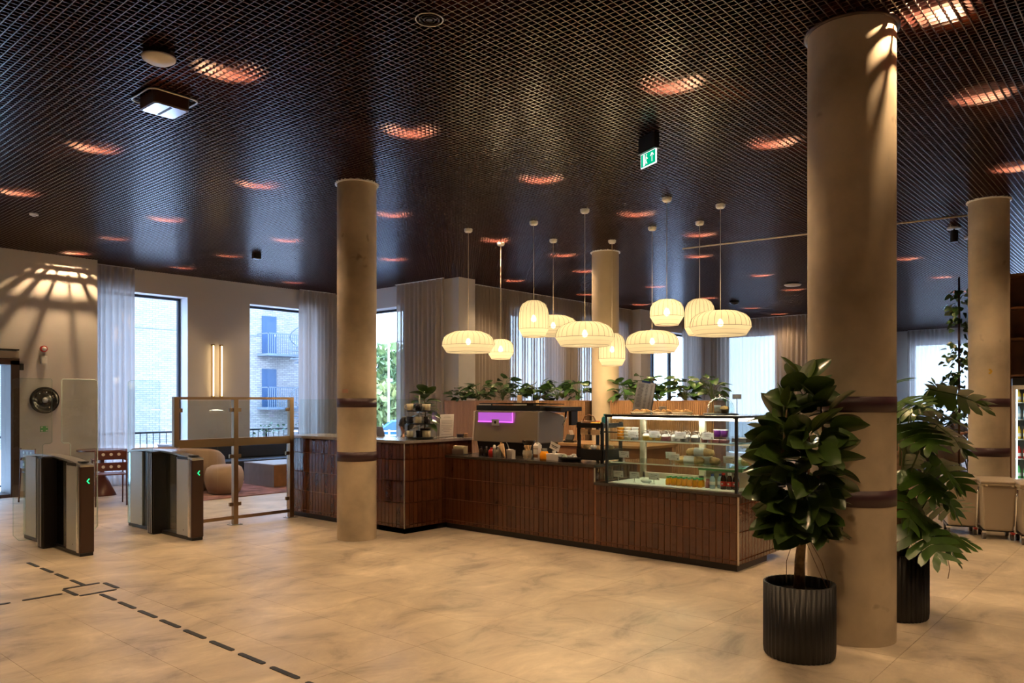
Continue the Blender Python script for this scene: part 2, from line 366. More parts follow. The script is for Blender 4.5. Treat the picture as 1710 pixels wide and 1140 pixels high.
wr = wall('wall_rear', [(10.9, 12.55, 10.95, 11.4, 0, H0), (12.55, 14.3, 10.95, 11.4, 3.45, H0), (14.3, 15.0, 10.95, 11.4, 0, H0), (15.0, 17.0, 10.95, 11.4, 3.45, H0),
     (17.0, 18.0, 10.95, 11.4, 0, H0), (17.2, 17.66, 10.55, 10.95, 0, H0), (18.0, 21.0, 10.95, 11.4, 3.46, H0), (21.0, 21.9, 10.95, 11.4, 0, H0)])
we = wall('wall_far', [(21.4, 21.9, 10.35, 10.95, 0, H0), (21.4, 21.9, 8.72, 10.35, 3.44, H0), (21.4, 21.9, 7.6, 8.72, 0, H0), (21.9, 29.0, 7.6, 8.0, 0, H0),
     (28.6, 29.0, 6.95, 7.6, 0, H0), (28.6, 29.0, .5, 6.95, 3.43, H0), (28.6, 29.0, -8, .5, 0, H0)])
wk = wall('wall_behind', [(-6.3, -6, -8.3, 14.35, 0, H0), (-6.3, 29, -8.3, -8, 0, H0)])
# windows
def window(name, plane, c, a0, a1, z0, z1, mull=(), fw=.06, out=.28):
    """plane 'y' (wall of constant y) or 'x'; c = inner wall face"""
    f = MB(); g = MB(); rv = MB()
    def B(m, a, b, d0, d1, z, zz):
        if plane == 'y': m.box(a, b, d0, d1, z, zz)
        else: m.box(d0, d1, a, b, z, zz)
    d = c+out
    B(f, a0, a1, d, d+.07, z1-fw, z1); B(f, a0, a1, d, d+.07, z0, z0+fw); B(f, a0, a0+fw, d, d+.07, z0, z1); B(f, a1-fw, a1, d, d+.07, z0, z1)
    for mm in mull: B(f, mm-.05, mm+.05, d, d+.07, z0, z1)
    o = S(name, f, M_WINF)
    B(g, a0+.02, a1-.02, d+.03, d+.036, z0+.02, z1-.02); P('pane', g, M_GLASS, o)
    B(rv, a0-.002, a0+.012, c-.001, d, z0, z1); B(rv, a1-.012, a1+.002, c-.001, d, z0, z1); B(rv, a0, a1, c-.001, d, z1-.012, z1+.002); B(rv, a0, a1, c-.01, d, z0-.002, z0+.02)
    P('window_reveal', rv, M_REVEAL, o); return o
window('window_1', 'y', 14.25, 5.35, 7.03, .12, 3.47)
window('window_2', 'y', 14.25, 8.3, 9.95, .12, 3.47)
window('window_3', 'x', 10.45, 12.02, 13.65, .12, 3.45)
window('window_4', 'y', 10.95, 12.55, 14.3, .12, 3.45)
window('window_5', 'y', 10.95, 15.0, 17.0, .12, 3.45)
window('window_6', 'y', 10.95, 18.0, 21.0, .12, 3.46, (18.95, 19.9))
window('window_7', 'x', 21.4, 8.72, 10.35, .12, 3.44)
window('window_8', 'x', 28.6, .5, 6.95, .12, 3.43, (3.7,))
# glazed door at the far left
dr = S('door_1', MB().box(1.9, 1.98, 13.74, 14.2, 0, 2.16).box(3.94, 4.06, 13.72, 14.2, 0, 2.13).box(1.9, 4.06, 13.72, 14.2, 2.06, 2.16).box(1.9, 4.06, 13.74, 14.2, 0, .05), M_DBROWN, label='dark brown framed glass door')
P('pane', MB().box(1.98, 3.94, 14.0, 14.01, .05, 2.06), M_GLASSG, dr)
P('door_stile', MB().box(2.93, 2.99, 13.97, 14.04, .05, 2.06), M_DBROWN, dr)
P('head_panel', MB().box(1.9, 4.06, 13.755, 13.779, 2.17, 2.27), pbr('door_head', (.45, .38, .30), .7), dr)
P('head_rail', MB().box(1.9, 4.06, 13.73, 13.779, 2.285, 2.305), M_BLACKM, dr)
P('door_closer_box', MB().box(4.065, 4.12, 13.72, 13.78, 1.98, 2.08), M_BLACK, dr, bevel=.005)
S('baseboard_left', MB().box(4.06, 5.23, 13.765, 13.779, 0, .08), pbr('baseboard_beige', (.45, .36, .27), .6))

# ---- columns
def column(cx, cy, r, label, bands=True, conc=M_CONC):
    t_ = T('column', label, 'column', (cx, cy, 0))
    n = 64
    P('shaft', MB().lathe([(r, 0), (r, CZ+.3)], n), conc, t_)
    P('ceiling_collar', MB().lathe([(r+.002, CZ-.012), (r+.022, CZ-.012), (r+.022, CZ+.01), (r+.002, CZ+.01)], n), M_DBROWN if r > .25 else M_WHITE, t_)
    if bands:
        for z0, z1 in ((1.43, 1.526), (.85, .95)):
            P('band', MB().lathe([(r, z0), (r+.003, z0), (r+.003, z1), (r, z1)], n), M_BAND, t_)
    return t_
column(5.26, 6.82, .212, 'round concrete column in front of the tiled reception counter')
column(5.163, 1.608, .262, 'thick round concrete column nearest the camera, behind the rubber plant')
column(10.26, 6.95, .215, 'round concrete column rising out of the slatted planter behind the counter', False, pbr('column_concrete_warm', (.56, .46, .33), .75, noise=(2.5, .12)))
column(10.60, 1.74, .212, 'round concrete column behind the row of wheeled grey bins')
# small marks on columns
P('sticker', MB().box(-.035, .035, -.002, .002, -.02, .02), pbr('red_line_sticker', (.50, .30, .22), .6), None, (5.06, 6.74, 1.60), math.radians(-70))
bpy.data.objects['sticker'].location = (5.055, 6.752, 1.605)
tag(bpy.data.objects['sticker'], 'small faded red sticker on the left concrete column above its upper band', 'sticker')
yf = MB(); 
for k in range(6):
    a = k*PI/3; yf.cbox((0, .02*math.cos(a), .02*math.sin(a)), (.002, .022, .022), 0, a)
tag(P('sticker', yf, M_YELLOW, None, (10.392, 1.70, 1.84), 0), 'little yellow flower sticker on the column behind the bins', 'sticker')

# ================================================================== DOWNLIGHTS
DL = [(5.18,1.13),(2.84,5.13),(5.10,2.87),(6.86,1.17),(4.50,5.09),(6.86,2.82),(2.88,7.63),(9.2,1.28),(6.38,5.14),(4.54,7.60),(2.92,9.93),(8.37,5.20),(6.37,7.54),(4.62,9.95),(10.0,5.18),(4.68,11.68),(6.38,9.91),(8.39,7.60),(4.74,13.34),(9.96,7.57),(6.45,11.68),(11.48,5.97),(13.95,3.45),(8.40,9.92),(6.49,13.35),(11.44,8.22),(14.0,5.99),(16.47,3.47),(11.45,9.91),(8.75,13.37),(13.98,8.22),(16.27,6.24),(18.9,3.62),(13.98,9.99),(16.31,8.22),(16.34,10.03),(18.82,8.29),(20.6,8.31)]
housing = MB().lathe([(.175, 0), (.175, .16), (.001, .16)], 24).mesh('housing', M_BLACKM)
reflector = MB().lathe([(.17, .0), (.12, .055)], 24).mesh('reflector', M_COPPER)
lens = MB().disc((0, 0, .05), .13, 24, False).mesh('lens', M_LENS)
def downlight(x, y, label, visible=True):
    low = (x, y) in ((4.74, 13.34), (5.18, 1.13))      # the two lamps set just above the grid
    t_ = T('downlight', label, 'downlight', (x, y, 3.965 if low else 4.085), group='recessed downlights above the ceiling grid')
    if visible:
        link('housing', housing, t_); link('reflector', reflector, t_); link('lens', lens, t_)
    ld = bpy.data.lights.new('downlight_lamp', 'SPOT'); ld.energy = DOWNLIGHT_W*(.6 if low else .5 if (y > 11.5 and x > 4) else 1); ld.color = DOWNLIGHT_COL; ld.spot_size = math.radians(130 if low else 96); ld.spot_blend = .45; ld.shadow_soft_size = .007 if low else .035
    lo = bpy.data.objects.new('downlight_lamp', ld); C.objects.link(lo); lo.location = (0, 0, .035); lo.parent = t_
ordn = ['nearest', 'second nearest', 'third nearest', 'fourth nearest', 'fifth nearest', 'sixth nearest', 'seventh nearest', 'eighth nearest', 'ninth nearest', 'tenth nearest']
rows = {}
for (x, y) in DL:
    k = min(range(7), key=lambda q: abs([1.2, 3.0, 5.2, 7.7, 9.93, 11.68, 13.35][q]-y)); rows.setdefault(k, []).append((x, y))
rn = ['rightmost row, passing the thick column', 'second row from the right', 'row in front of the pendants', 'row over the reception counter', 'row ending at the rear curtains', 'short row over the lounge', 'row along the left wall']
for k, lst in rows.items():
    lst.sort(key=lambda p: depth(*p))
    for i, (x, y) in enumerate(lst): downlight(x, y, 'orange glowing downlight, %s in the %s' % (ordn[i], rn[k]))
for q_, (x, y) in enumerate([(2.9, 2.85), (2.9, .6), (.7, 2.85), (.7, 5.1), (.7, 7.6), (.7, 9.9), (.7, 12.2), (-1.7, 4), (-1.7, 8), (.7, .6), (5.2, -1.2), (6.9, -1.2), (9.2, -1.2), (2.9, -1.8), (11.6, .9), (11.6, -1.3), (14.0, 1.0), (16.4, .8)]):
    downlight(x, y, 'orange downlight outside the picture, %s beyond its %s edge' % (ordn[q_ % 10], 'right' if q_ > 9 else 'left or upper'))

# ================================================================== COUNTERS
TP = .065
def tiled_face(parent, plane, c, a0, a1, ztop, rows_z, side, zmin=.06, max_parts=300, cnt=[0]):
    """vertical glazed tiles (60 x 240 mm) standing 5 mm proud of the grout on one face. side=-1: face looks to -x / -y"""
    n = int(round((a1-a0)/TP)); w = (a1-a0)/n; cache = {}
    for z0, z1 in zip(rows_z, rows_z[1:]):
        key = round(z1-z0, 4)
        m = MB(); e = .0025
        prof = [(e, e, 0), (w-e, e, 0), (w-e, key-e, 0), (e, key-e, 0)]; q = [(e+.002, e+.002, .006), (w-e-.002, e+.002, .006), (w-e-.002, key-e-.002, .006), (e+.002, key-e-.002, .006)]
        v = []
        for (a, z, d) in prof+q: v.append((a, side*d, z) if plane == 'y' else (side*d, a, z))
        m.add(v, [(4, 5, 6, 7), (0, 1, 5, 4), (1, 2, 6, 5), (2, 3, 7, 6), (3, 0, 4, 7)])
        me = m.mesh('tile', M_TILE)
        for k in range(n):
            a = a0+k*w; jit = random.uniform(-.006, .006), random.uniform(-.004, .004)
            loc = (a, c, z0) if plane == 'y' else (c, a, z0)
            o = bpy.data.objects.new('tile', me); C.objects.link(o); o.parent = parent; o.location = loc
            o.rotation_euler = (jit[0], 0, jit[1]) if plane == 'y' else (0, jit[0], jit[1])
RZ = [.06, .10, .345, .59, .835]
# reception counter (high)
t_ = T('reception_counter', 'high tiled reception counter with pale top behind the left column', 'counter', (0, 0, 0))
P('carcass', MB().box(5.757, 6.3, 6.607, 8.95, .06, 1.02).box(5.757, 6.85, 6.607, 7.1, .06, 1.02), M_GROUT, t_)
P('kick_plate', MB().box(5.775, 6.28, 6.62, 8.93, 0, .06).box(5.775, 6.83, 6.62, 7.08, 0, .06), M_KICK, t_)
P('countertop', MB().box(5.74, 6.36, 6.585, 8.97, 1.02, 1.05).box(6.36, 6.86, 6.585, 7.15, 1.02, 1.05), M_TOPL, t_)
tiled_face(t_, 'x', 5.757, 6.61, 8.95, 1.02, RZ+[1.018], -1)
tiled_face(t_, 'y', 6.607, 5.76, 6.40, 1.02, RZ+[1.018], -1)
tiled_face(t_, 'y', 6.607, 6.40, 6.84, 1.02, [.87, 1.018], -1)
P('corner_trim', MB().box(5.748, 5.758, 6.598, 6.608, .06, 1.02), M_TRIM, t_)
# glass screen on top of it
t_ = T('glass_screen', 'clear frameless glass screen standing on the reception counter', 'screen', (0, 0, 0))
P('pane', MB().box(5.76, 5.768, 6.60, 7.65, 1.05, 1.515), M_GLASS, t_); P('pane', MB().box(5.76, 5.768, 7.66, 8.66, 1.05, 1.515), M_GLASS, t_)
P('pane', MB().box(5.77, 6.25, 6.60, 6.608, 1.05, 1.515), M_GLASS, t_)
P('glass_edge', MB().box(5.758, 5.770, 6.598, 8.66, 1.513, 1.517).box(5.77, 6.25, 6.599, 6.609, 1.513, 1.517).box(6.247, 6.252, 6.599, 6.609, 1.05, 1.515), M_GLASSG, t_)
# cafe counter (low, with the sunken display base)
t_ = T('cafe_counter', 'long low brown tiled cafe counter carrying the coffee machine and glass case', 'counter', (0, 0, 0))
P('carcass', MB().box(6.397, 7.2, 4.46, 6.6, .06, .83).box(6.397, 7.25, 2.94, 4.46, .06, .66), M_GROUT, t_)
P('kick_plate', MB().box(6.412, 7.05, 2.955, 6.6, 0, .06), M_KICK, t_)
P('worktop', MB().box(6.38, 7.25, 4.452, 6.6, .83, .86), M_TOP, t_, bevel=.003)
P('display_ledge', MB().box(6.365, 7.30, 2.905, 4.452, .66, .685), M_TOP, t_, bevel=.003)
tiled_face(t_, 'x', 6.397, 2.95, 4.445, .66, RZ[:4]+[.658], -1)
tiled_face(t_, 'x', 6.397, 4.465, 6.60, .83, RZ[:4]+[.828], -1)
P('corner_trim', MB().box(6.386, 6.398, 2.93, 2.942, .06, .66), M_TRIM, t_); P('corner_trim', MB().box(6.386, 6.398, 4.452, 4.464, .66, .83), M_TRIM, t_)
P('end_block', MB().box(7.05, 7.40, 2.94, 3.4, .06, .66), M_GROUT, t_)
P('end_ledge', MB().box(7.30, 7.42, 2.92, 3.4, .66, .685), M_TOP, t_)
for (a0, a1, r) in ((6.40, 7.40, RZ[:4]+[.658]),):
    tiled_face(t_, 'y', 2.94, a0, a1, .66, r, -1)
tiled_face(t_, 'y', 4.46, 6.41, 7.18, .83, [.69, .828], -1)

# ---- slatted planter wall behind the counter
t_ = T('planter_wall', 'waist-high wood slatted planter wall topped with leafy plants', 'planter', (0, 0, 0))
P('carcass', MB().box(10.06, 10.45, 5.0, 6.72, 0, 1.49).box(10.06, 10.45, 7.18, 10.42, 0, 1.49), pbr('planter_backing', (.10, .055, .03), .7), t_)
sl = MB(); y = 5.01
while y < 10.4:
    if not 6.70 < y < 7.19: sl.box(10.045, 10.06, y, y+.022, 0, 1.495)
    y += .03
P('slats', sl, M_WOODS, t_, stuff=True)
sl = MB(); x = 10.06
while x < 10.44: sl.box(x, x+.022, 4.985, 5.0, 0, 1.495); x += .03
P('end_slats', sl, M_WOODS, t_, stuff=True)
P('top_rim', MB().box(10.045, 10.46, 4.985, 6.72, 1.49, 1.505).box(10.045, 10.46, 7.18, 10.42, 1.49, 1.505), M_WOODS, t_)
# ---- back counter with tablet and card terminal
t_ = T('back_counter', 'brown wooden back counter in front of the slatted planter', 'counter', (0, 0, 0))
P('carcass', MB().box(8.75, 9.45, 5.3, 7.6, .06, .87), M_WOODD, t_); P('kick_plate', MB().box(8.8, 9.4, 5.33, 7.57, 0, .06), M_KICK, t_)
P('worktop', MB().box(8.70, 9.5, 5.25, 7.65, .87, .905), pbr('oak_top', (.30, .17, .08), .3, noise=(7, .25)), t_, bevel=.003)
for k in range(3): P('door', MB().box(8.735, 8.75, 5.34+k*.76, 6.06+k*.76, .1, .85), M_WOODD, t_)
t_ = T('tablet', 'tablet with a lit blue screen on a stand on the back counter', 'tablet', (8.9, 6.93, .905), math.radians(-25))
P('stand', MB().box(-.02, .12, -.1, .1, 0, .012).cbox((.06, 0, .06), (.015, .06, .12), 0, 0, .5), M_BLACK, t_)
P('case', MB().cbox((.045, 0, .14), (.012, .30, .2), 0, 0, .45), M_BLACK, t_, bevel=.003)
P('screen', MB().cbox((.036, 0, .142), (.004, .28, .18), 0, 0, .45), M_SCREEN, t_)
P('screen_card', MB().cbox((.031, .02, .15), (.003, .17, .09), 0, 0, .45).cbox((.04, -.05, .10), (.003, .1, .02), 0, 0, .45), M_SCREENW, t_)
t_ = T('card_terminal', 'small black payment terminal with a paper slip on the back counter', 'terminal', (8.88, 6.62, .905), .2)
P('base', MB().box(-.05, .06, -.08, .08, 0, .03).cbox((0, 0, .07), (.03, .12, .10), 0, 0, .7), M_BLACK, t_, bevel=.005); P('paper_slip', MB().cbox((.0, -.02, .14), (.004, .06, .08), 0, 0, -.5), M_PAPER, t_)

# ================================================================== COFFEE MACHINE (back towards the customers)
t_ = T('espresso_machine', 'large bronze and black espresso machine with a glowing magenta back strip', 'coffee machine', (6.85, 5.93, .86))
prof = [(-.03, .15), (.42, .15), (.47, .22), (.47, .47), (.10, .53), (-.005, .52)]
P('body', MB().extr([(p[0], p[1]) for p in prof], 'y', -.38, .62), M_MACH, t_, bevel=.008, fixn=True)
P('side_panel', MB().extr([(p[0], p[1]) for p in [(-.035, .16), (.43, .16), (.45, .46), (.08, .525), (-.012, .515)]], 'y', -.40, -.38), M_STEEL, t_, bevel=.004, fixn=True)
P('side_panel', MB().extr([(p[0], p[1]) for p in [(-.035, .16), (.43, .16), (.45, .46), (.08, .525), (-.012, .515)]], 'y', .62, .64), M_CREAM, t_, bevel=.004, fixn=True)
P('underframe', MB().extr([(.02, .0), (.40, .0), (.42, .15), (-.02, .15)], 'y', -.33, .57), M_BLACK, t_, fixn=True)
P('light_window', MB().box(-.022, -.016, 0, .55, .39, .50), M_PANELM, t_); P('light_strip', MB().box(-.027, -.02, 0, .55, .385, .395).box(-.027, -.02, -.008, 0, .385, .50), M_MAGENTA, t_)
P('badge', MB().box(-.034, -.026, .20, .32, .345, .42), M_STEELD, t_, bevel=.003); P('badge_mark', MB().lathe([(.018, 0), (.001, 0)], 12).xf(Matrix.Rotation(PI/2, 4, 'Y')).xf(Matrix.Translation((-.036, .26, .385))), M_BLACK, t_)
P('top_tray', MB().extr([(.0, .53), (.50, .50), (.55, .57), (.0, .585)], 'y', -.40, .60), M_BLACK, t_, fixn=True)
P('cup_rail', MB().tube([(.02, .56, .61), (.5, .56, .60), (.5, -.36, .60), (.02, -.36, .61), (.02, .56, .61)], .006, 6).box(.0, .05, -.30, -.12, .585, .605).box(.0, .05, .38, .56, .585, .605), M_BLACKM, t_)
P('tray_strip', MB().box(-.004, .0, .36, .56, .587, .60).box(-.004, 0, -.20, 0, .587, .60), M_WHITE, t_)
P('side_arm', MB().box(.1, .5, -.62, -.40, .52, .57).box(.30, .42, -.62, -.58, .36, .53), M_BLACK, t_)
P('steam_wand', MB().tube([(.33, -.52, .52), (.28, -.55, .44), (.30, -.50, .36)], .012, 6), M_CHROME, t_)
for k in (-1, 1): P('foot', MB().cyl((.06, .12+k*.42, -.001), .02, .05, 12).cyl((.36, .12+k*.42, -.001), .02, .05, 12), M_CHROME, t_)

# ================================================================== ITEMS ON THE LOW COUNTER
ZT = .86
t_ = T('napkin_holder', 'cream napkin stack in a holder at the left end of the low counter', 'napkin holder', (6.50, 6.46, ZT), .12)
P('holder', MB().box(-.05, .05, -.085, .085, 0, .012).box(-.05, -.044, -.085, .085, 0, .07), M_STEEL, t_)
for k in range(6): P('napkin', MB().cbox((-.03+k*.013, random.uniform(-.004, .004), .06), (.011, .16, .095), random.uniform(-.03, .03)), pbr('napkin_cream', (.62, .55, .38), .9) if k == 0 else MATS['napkin_cream'], t_, bevel=.003)
def bottle(name, label, cat, loc, r, h, body, cap, group=None, neck=.35, caph=.02, capr=None, liquid=None):
    t_ = T(name, label, cat, loc, group=group)
    P('body', MB().lathe([(.001, 0), (r, .0), (r, h*.62), (r*.85, h*.72), (r*neck, h*.85), (r*neck, h-caph)], 14), body, t_)
    P('cap', MB().cyl((0, 0, h-caph), capr or r*neck*1.25, caph, 12), cap, t_)
    return t_
M_SYR = pbr('dark_bottle_glass', (.03, .02, .015), .1); M_CLR = pbr('jar_glass', (.55, .55, .48), .12, alpha=.5)
bottle('syrup_bottle', 'dark syrup bottle left of the red jar', 'bottle', (6.53, 6.15, ZT), .026, .11, M_SYR, M_BLACK)
bottle('syrup_bottle', 'dark syrup bottle immediately beside the red jar, right of another', 'bottle', (6.55, 6.085, ZT), .024, .115, M_SYR, M_STEEL)
t_ = T('red_jar', 'small red glass jar under the coffee machine', 'jar', (6.53, 5.985, ZT)); P('body', MB().lathe([(.001, 0), (.034, 0), (.040, .03), (.038, .07), (.026, .085), (.001, .085)], 16), M_RED, t_); P('lid', MB().cyl((0, 0, .085), .02, .02, 12), M_RED, t_)
t_ = T('shaker', 'clear shaker with a domed cap right of the red jar', 'shaker', (6.51, 5.925, ZT)); P('body', MB().lathe([(.001, 0), (.02, 0), (.022, .08), (.014, .1)], 14), M_CLR, t_); P('lid', MB().lathe([(.016, .1), (.02, .11), (.013, .135), (.001, .14)], 14), M_WHITE, t_)
t_ = T('storage_jar', 'clear storage jar left of the tilted waffle cones', 'jar', (6.52, 5.87, ZT)); P('body', MB().lathe([(.001, 0), (.03, 0), (.032, .08), (.02, .1), (.02, .115)], 16), M_CLR, t_); P('lid', MB().lathe([(.022, .115), (.022, .125), (.001, .132)], 14), M_WHITE, t_)
t_ = T('cone_stack', 'stack of tapered wooden stirrers leaning to the right', 'stirrers', (6.50, 5.78, ZT)); 
cm_ = MB().lathe([(.008, 0), (.034, .155), (.030, .155), (.006, .01)], 14); P('cone', cm_, M_KRAFT, t_)
for k in range(5): P('stirrer', MB().cbox((.01*math.cos(k*1.3), .012*math.sin(k*1.3), .10), (.003, .007, .17), k, .1*math.sin(k), .1*math.cos(k)), M_BREAD, t_)
t_.rotation_euler = (-.38, 0, 0); t_.location = (6.50, 5.755, ZT+.002)
t_ = T('paper_cup', 'white lidded cup with a spoon handle beside the small white card', 'cup', (6.51, 5.69, ZT)); P('body', MB().lathe([(.001, 0), (.034, 0), (.042, .09), (.044, .095), (.001, .1)], 20), M_PAPER, t_); P('spoon', MB().tube([(0, .01, .09), (.0, .035, .15), (0, .055, .175)], .004, 6), M_STEEL, t_)
t_ = T('table_card', 'small blank white card standing right of the cup', 'card', (6.47, 5.60, ZT)); P('card', MB().cbox((0, 0, .048), (.004, .045, .095), .05), M_PAPER, t_); P('foot', MB().box(-.015, .015, -.02, .02, 0, .003), M_PAPER, t_)
t_ = T('grinder', 'black coffee grinder between the card and the stick cup', 'grinder', (6.62, 5.51, ZT)); P('body', MB().lathe([(.001, 0), (.06, 0), (.06, .03), (.045, .05), (.045, .11), (.06, .13)], 20), M_BLACK, t_); P('hopper', MB().lathe([(.045, .13), (.075, .19), (.075, .20), (.001, .20)], 20), M_SYR, t_)
t_ = T('stick_cup', 'clear cup packed with wooden stirring sticks', 'cup', (6.50, 5.425, ZT)); P('body', MB().lathe([(.001, .002), (.04, 0), (.058, .06), (.05, .10)], 18), M_CLR, t_)
for k in range(16):
    a = k*2.4; r_ = .03*math.sqrt((k+.5)/16); P('stick', MB().cbox((r_*math.cos(a), r_*math.sin(a), .085), (.006, .010, .14), a, -.25*math.sin(a)*1.2, .25*math.cos(a)*1.2), M_KRAFT if k % 3 else M_BREAD, t_)
t_ = T('milk_carton', 'tall white drink carton with a printed band', 'carton', (6.52, 5.30, ZT)); P('body', MB().box(-.034, .034, -.034, .034, 0, .155), M_PAPER, t_, bevel=.004)
P('gable', MB().extr([(-.034, .155), (.034, .155), (0, .182)], 'y', -.034, .034), M_PAPER, t_, fixn=True); P('printed_band', MB().box(-.0355, -.0345, -.033, .033, .025, .06).box(-.0355, -.0345, -.033, .033, .118, .124), M_WOODD, t_); P('cap', MB().cyl((.0, -.0, .17), .014, .02, 12), M_WHITE, t_)
t_ = T('honey_jar', 'glass jar of orange preserve beside the carton', 'jar', (6.50, 5.19, ZT)); P('body', MB().lathe([(.001, 0), (.046, 0), (.05, .02), (.05, .07), (.038, .095), (.034, .10)], 20), M_ORANGE, t_); P('lid', MB().cyl((0, 0, .098), .034, .03, 16), M_CLR, t_)
t_ = T('sample_box', 'cream cardboard box holding a tilted price card', 'box', (6.54, 5.07, ZT)); P('body', MB().box(-.06, .06, -.085, .085, 0, .075), M_PAPER, t_, bevel=.003); P('card_holder', MB().cyl((0, .02, .075), .02, .03, 12), M_WHITE, t_)
P('price_card', MB().cbox((-.01, .0, .15), (.003, .13, .075), 0, .35), M_PAPER, t_); P('card_lines', MB().cbox((-.013, .0, .155), (.002, .09, .008), 0, .35).cbox((-.013, .005, .14), (.002, .07, .006), 0, .35), M_INK, t_)
t_ = T('snack_bowl', 'dark low bowl with wrapped snacks left of the black shelf', 'bowl', (6.56, 4.87, ZT)); P('body', MB().lathe([(.001, .004), (.10, .004), (.14, .04), (.145, .055), (.135, .05), (.095, .012), (.001, .012)], 24), M_BLACK, t_)
for k in range(7): 
    a = k*2.2; P('wrapped_snack', MB().lathe([(.001, 0), (.028, .006), (.03, .02), (.018, .034), (.001, .036)], 10), [M_STEELD, pbr('sage_wrap', (.22, .28, .2), .5), M_PAPER][k % 3] if k < 3 else [M_STEELD, MATS['sage_wrap'], M_PAPER][k % 3], t_, (.075*math.cos(a), .075*math.sin(a), .03+.012*(k % 2)))
# black tiered stand with fruit and pastries
t_ = T('tiered_shelf', 'black two-tier metal shelf stand left of the glass case', 'shelf', (6.72, 4.62, ZT))
for sx in (-1, 1):
    for sy in (-1, 1): P('post', MB().box(sx*.17-.014, sx*.17+.014, sy*.145-.014, sy*.145+.014, 0, .42), M_BLACKM, t_)
P('top_tray', MB().box(-.19, .19, -.165, .165, .36, .375).box(-.19, -.18, -.165, .165, .375, .41).box(-.19, .19, -.165, -.155, .375, .41).box(-.19, .19, .155, .165, .375, .41), M_BLACKM, t_)
P('middle_rail', MB().box(-.18, -.165, -.16, .16, .30, .315), M_BLACKM, t_); P('middle_rail', MB().box(.165, .18, -.16, .16, .30, .315), M_BLACKM, t_)
P('lower_tray', MB().box(-.19, .19, -.165, .165, .03, .045).box(-.19, -.18, -.165, .165, .045, .14).box(-.19, .19, -.165, -.155, .045, .14).box(-.19, .19, .155, .165, .045, .14), M_BLACKM, t_)
P('price_tag', MB().box(-.196, -.190, .02, .11, .29, .345).box(-.196, -.19, -.13, -.02, .29, .345), M_KRAFT, t_)
t_ = T('wicker_basket', 'low dark basket on the top tray of the black shelf', 'basket', (6.64, 4.70, 1.236)); P('body', MB().lathe([(.001, 0), (.07, 0), (.085, .055), (.08, .055), (.066, .008), (.001, .008)], 20), M_WOODD, t_); P('handle', MB().tube([(0, -.08, .05), (0, -.055, .10), (0, 0, .118), (0, .055, .10), (0, .08, .05)], .007, 6), M_WOODD, t_)
for nm, lab, m, lc, l_, rr in (('banana', 'yellow banana lying on the top tray of the black shelf', M_YELLOW, (6.60, 4.60, 1.262), .15, .02),):
    t_ = tag(P(nm, MB().tube([(0, -.07, .02), (0, -.035, .0), (0, .03, 0), (0, .07, .012), (0, .085, .02)], [.006, .019, .02, .015, .005], 8), m, None, lc), lab, 'banana')
tag(P('red_apple', MB().lathe([(.001, .0), (.02, .002), (.033, .02), (.034, .035), (.022, .055), (.005, .05), (.001, .048)], 14), M_RED, None, (6.66, 4.60, 1.236)), 'red apple on the top tray of the black shelf', 'apple')
bottle('teal_bottle', 'teal bottle at the right of the black shelf top', 'bottle', (6.66, 4.515, 1.236), .036, .13, M_TEAL, M_TEAL)
t_ = T('pastry_bag', 'pile of paper bags and pastries in the lower tray of the black shelf', 'pastries', (6.70, 4.62, .906))
for k in range(9):
    P('wrapped_pastry', MB().lathe([(.001, 0), (.04, .01), (.05, .03), (.03, .05), (.001, .055)], 8, sx=1.3, sy=.8), [M_KRAFT, M_PAPER, M_BREAD][k % 3], t_, (random.uniform(-.11, .1), -.11+k*.028, .055+.03*random.random()), random.uniform(0, 3))

# ================================================================== DISPLAY CASE
t_ = T('display_case', 'glass refrigerated display case with black corner posts on the low counter end', 'display case', (0, 0, 0))
X0, X1, Y0, Y1, ZB, ZC = 6.44, 7.16, 2.98, 4.35, .685, 1.36
for x in (X0,):
    for y in (Y0, Y1): P('front_post', MB().box(x, x+.022, y-.011, y+.013, ZB, ZC), M_BLACK, t_)
for y in (Y0, 3.66, Y1): P('rear_post', MB().box(X1-.04, X1, y-.03, y+.03, ZB, ZC), M_CREAM, t_)
P('rear_rail', MB().box(X1-.04, X1, Y0, Y1, ZC-.06, ZC).box(X1-.04, X1, Y0, Y1, ZB, ZB+.06).box(X1-.03, X1, Y0, Y1, 1.06, 1.09), M_CREAM, t_)
P('top_frame', MB().box(X0-.005, X0+.03, Y0-.012, Y1+.012, ZC-.02, ZC+.005).box(X0, X1, Y0-.012, Y0+.012, ZC-.018, ZC+.004).box(X0, X1, Y1-.012, Y1+.012, ZC-.018, ZC+.004).box(X1-.02, X1, Y0, Y1, ZC-.018, ZC+.004), M_BLACK, t_)
P('top_glass', MB().box(X0, X1, Y0, Y1, ZC+.004, ZC+.010), M_GLASS, t_)
P('front_glass', MB().box(X0+.002, X0+.008, Y0, Y1, ZB+.004, ZC-.02), M_GLASS, t_); P('side_glass', MB().box(X0+.02, X1-.04, Y0, Y0+.006, ZB+.004, ZC-.02), M_GLASS, t_); P('side_glass', MB().box(X0+.02, X1-.04, Y1-.006, Y1, ZB+.004, ZC-.02), M_GLASS, t_)
P('sliding_door', MB().box(X1-.025, X1-.02, Y0+.03, 3.63, ZB+.06, ZC-.06), M_GLASS, t_); P('sliding_door', MB().box(X1-.015, X1-.01, 3.69, Y1-.03, ZB+.06, ZC-.06), M_GLASS, t_)
for z in (.885, 1.105):
    P('glass_shelf', MB().box(X0+.05, X1-.06, Y0+.02, Y1-.02, z, z+.008), M_GLASSG, t_); P('shelf_edge', MB().box(X0+.046, X0+.052, Y0+.02, Y1-.02, z-.002, z+.010), M_EDGE, t_)
